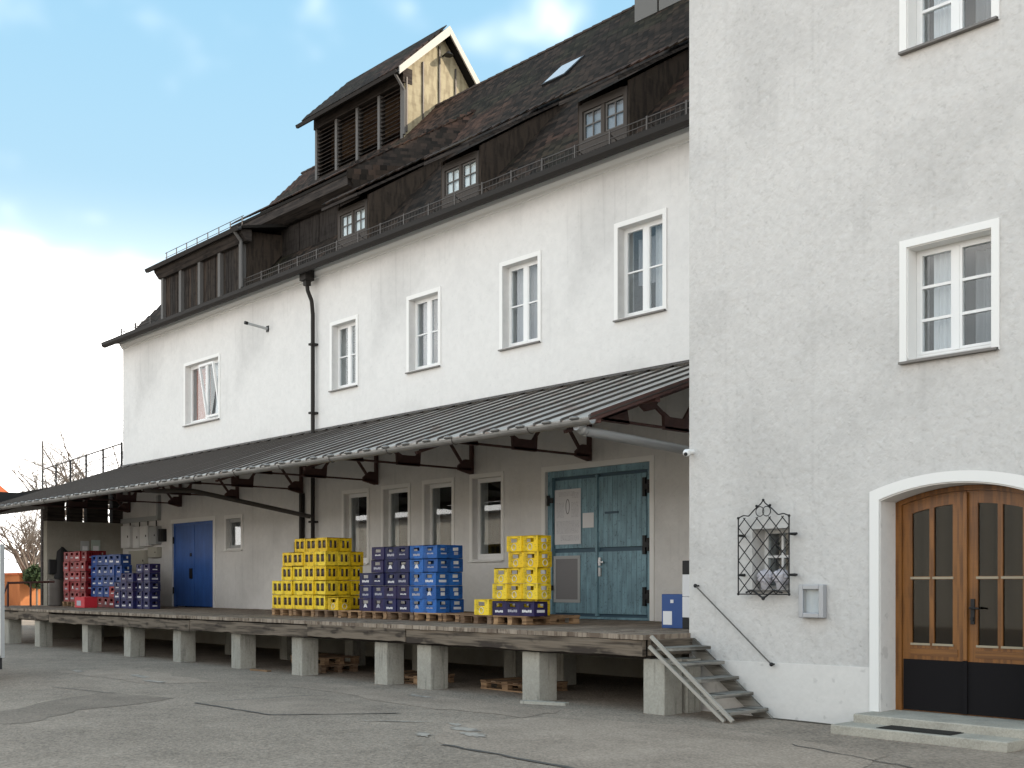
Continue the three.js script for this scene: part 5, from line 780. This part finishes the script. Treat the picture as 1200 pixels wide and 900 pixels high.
{ // terrace railing beyond the gable and thin pole
  const t = thing('terrace', 'flat terrace roof on posts past the warehouse gable', 'terrace'); part('roof', box(-37.4, -26.62, 5.05, 5.25, -6, -0.05), M.roofbase, t); for (const [x, z] of [[-37.2, -5.7], [-37.2, -1.4], [-27, -5.7], [-27, -0.3]]) part('post', box(x - 0.1, x + 0.1, 0, 5.049, z - 0.1, z + 0.1), M.darktimber, t);
  const r = thing('terrace_railing', 'thin metal railing on the flat terrace roof', 'railing', [0, 0, 0]); const P = i => V(lerp(-26.75, -37.06, i), 0, lerp(-0.15, -1.3, i));
  for (const y of [6.29, 6.0, 5.7, 5.4]) { const a = P(0), b = P(1); part('rail', rod(V(a.x, y, a.z), V(b.x, y, b.z), y > 6 ? 0.025 : 0.012), M.oldzinc, r); }
  for (let i = 0; i <= 5; i++) { const a = P(i / 5); part('post', rod(V(a.x, 5.24, a.z), V(a.x, 6.33, a.z), 0.035), M.iron, r); }
  const p = solo('flagpole', rod(V(0, 0, 0), V(0, 2.2, 0), 0.035), M.oldzinc, 'thin bare pole at the end of the terrace railing', 'pole', [-37.2, 5.25, -1.35]);
}
function bareTree(label, x, z, H, n0, s, spread = 0.55) {
  seed = s; const t = thing('bare_tree', label, 'tree', [x, 0, z], 'bare trees past the dock'), tr = [], cr = [];
  const grow = (p, d, L, r, lv) => {
    const q = p.clone().addScaledVector(d, L), r2 = r * 0.72; (lv < 2 ? tr : cr).push(rod(p, q, r, r2, lv < 2 ? 8 : lv < 4 ? 4 : 3));
    if (lv >= 7 || r < 0.004) return; const k = lv < 1 ? n0 : rnd() < 0.5 ? 2 : 3;
    for (let i = 0; i < k; i++) { const a = rr(0, 6.283), b = rr(0.25, spread + 0.2), u = V(Math.cos(a), 0, Math.sin(a)), nd = d.clone().multiplyScalar(Math.cos(b)).addScaledVector(u, Math.sin(b)).add(V(0, 0.06, 0)).normalize(); grow(p.clone().lerp(q, rr(0.55, 1)), nd, L * rr(0.6, 0.85), r2 * rr(0.6, 0.8), lv + 1); }
  };
  grow(V(0, 0, 0), V(0, 1, 0), H * 0.22, H * 0.0165, 0);
  part('trunk', merge(tr), M.bark, t); part('crown', merge(cr), M.bark, t); return t;
}
bareTree('wide bare tree rising behind the terrace railing', -46, -7.6, 17, 6, 11, 0.75);
bareTree('slim bare tree behind the terrace railing near the gable', -45, -8.0, 16.5, 6, 222, 0.7);
bareTree('low bare tree behind the terrace railing by the thin pole', -50, -7.6, 16, 6, 77, 0.8);
bareTree('low bare tree seen under the flat roof past the dock', -64, -10.2, 12, 7, 33, 0.9);
bareTree('twiggy bare tree behind the orange shed', -68, -12, 13, 7, 444, 0.9);
bareTree('thin bare tree nearest the orange house roof', -72, -12.6, 14, 7, 55, 0.9);
{ // low orange building and a house with red roof far behind
  const o = thing('orange_shed', 'low orange painted shed past the end of the dock', 'building', [-62, 0, -8]); part('wall', box(-8, 0, 0, 2.3, -2.2, -0.85), M.orange, o); part('roof', box(-8.2, 0.2, 2.301, 2.42, -2.35, -0.7), M.redroof, o);
  const h = thing('far_house', 'distant pale house with orange tiled roof', 'building', [-64, 0, -0.9]); part('wall', box(-6, 4, 0, 7.1, -6, 6), M.plaster, h); part('roof', prismX([[-6.6, 7.0], [6.6, 7.0], [0, 12.4]], -6.4, 4.4), M.redroof, h); part('chimney', box(-1, -0.3, 10, 13.4, 1, 1.7), M.plaster, h);
  for (const z of [-3, 0, 3]) part('window', box(4.001, 4.05, 3.6, 4.9, z - 0.5, z + 0.5), M.greybox, h);
  const b = thing('shrub', 'small evergreen shrub above the orange shed wall', 'shrub', [-61.2, 0, -9.6]); const lf = []; seed = 99; for (let i = 0; i < 900; i++) { const a = rr(0, 6.28), q = rr(-1, 1), r = Math.cbrt(rnd()), R = 0.8; const g = new THREE.PlaneGeometry(0.12, 0.2); g.rotateX(rr(0, 6)); g.rotateY(rr(0, 6)); g.translate(R * r * Math.sqrt(1 - q * q) * Math.cos(a), 2.2 + R * r * q * 0.9, R * r * Math.sqrt(1 - q * q) * Math.sin(a)); lf.push(g.toNonIndexed()); } part('foliage', merge(lf), std({ color: C(0.05, 0.075, 0.035) }), b); part('stem', rod(V(0, 0, 0), V(0, 1.6, 0), 0.06), M.bark, b);
}
{ // sunlit sheet-clad hall across the yard, mirrored in the lower windows
  const t = thing('sheet_hall', 'long pale hall with ribbed sheet cladding across the yard', 'building', [0, 0, 34]);
  part('wall', box(-75, 24, 0, 6.4, 0, 0.2), M.hallwall || (M.hallwall = std({ color: C(0.62, 0.595, 0.55), roughness: 0.7 })), t);
  for (let x = -74.8; x < 24; x += 0.6) part('rib', box(x, x + 0.22, 0.3, 6.3, -0.06, -0.001), M.hallwall, t);
  part('body', box(-75, 24, 0, 6.2, 0.201, 16), M.hallwall, t); part('roof', box(-75.4, 24.4, 6.401, 6.55, -0.5, 16.3), M.oldzinc, t);
}
renderer.render(scene, camera);
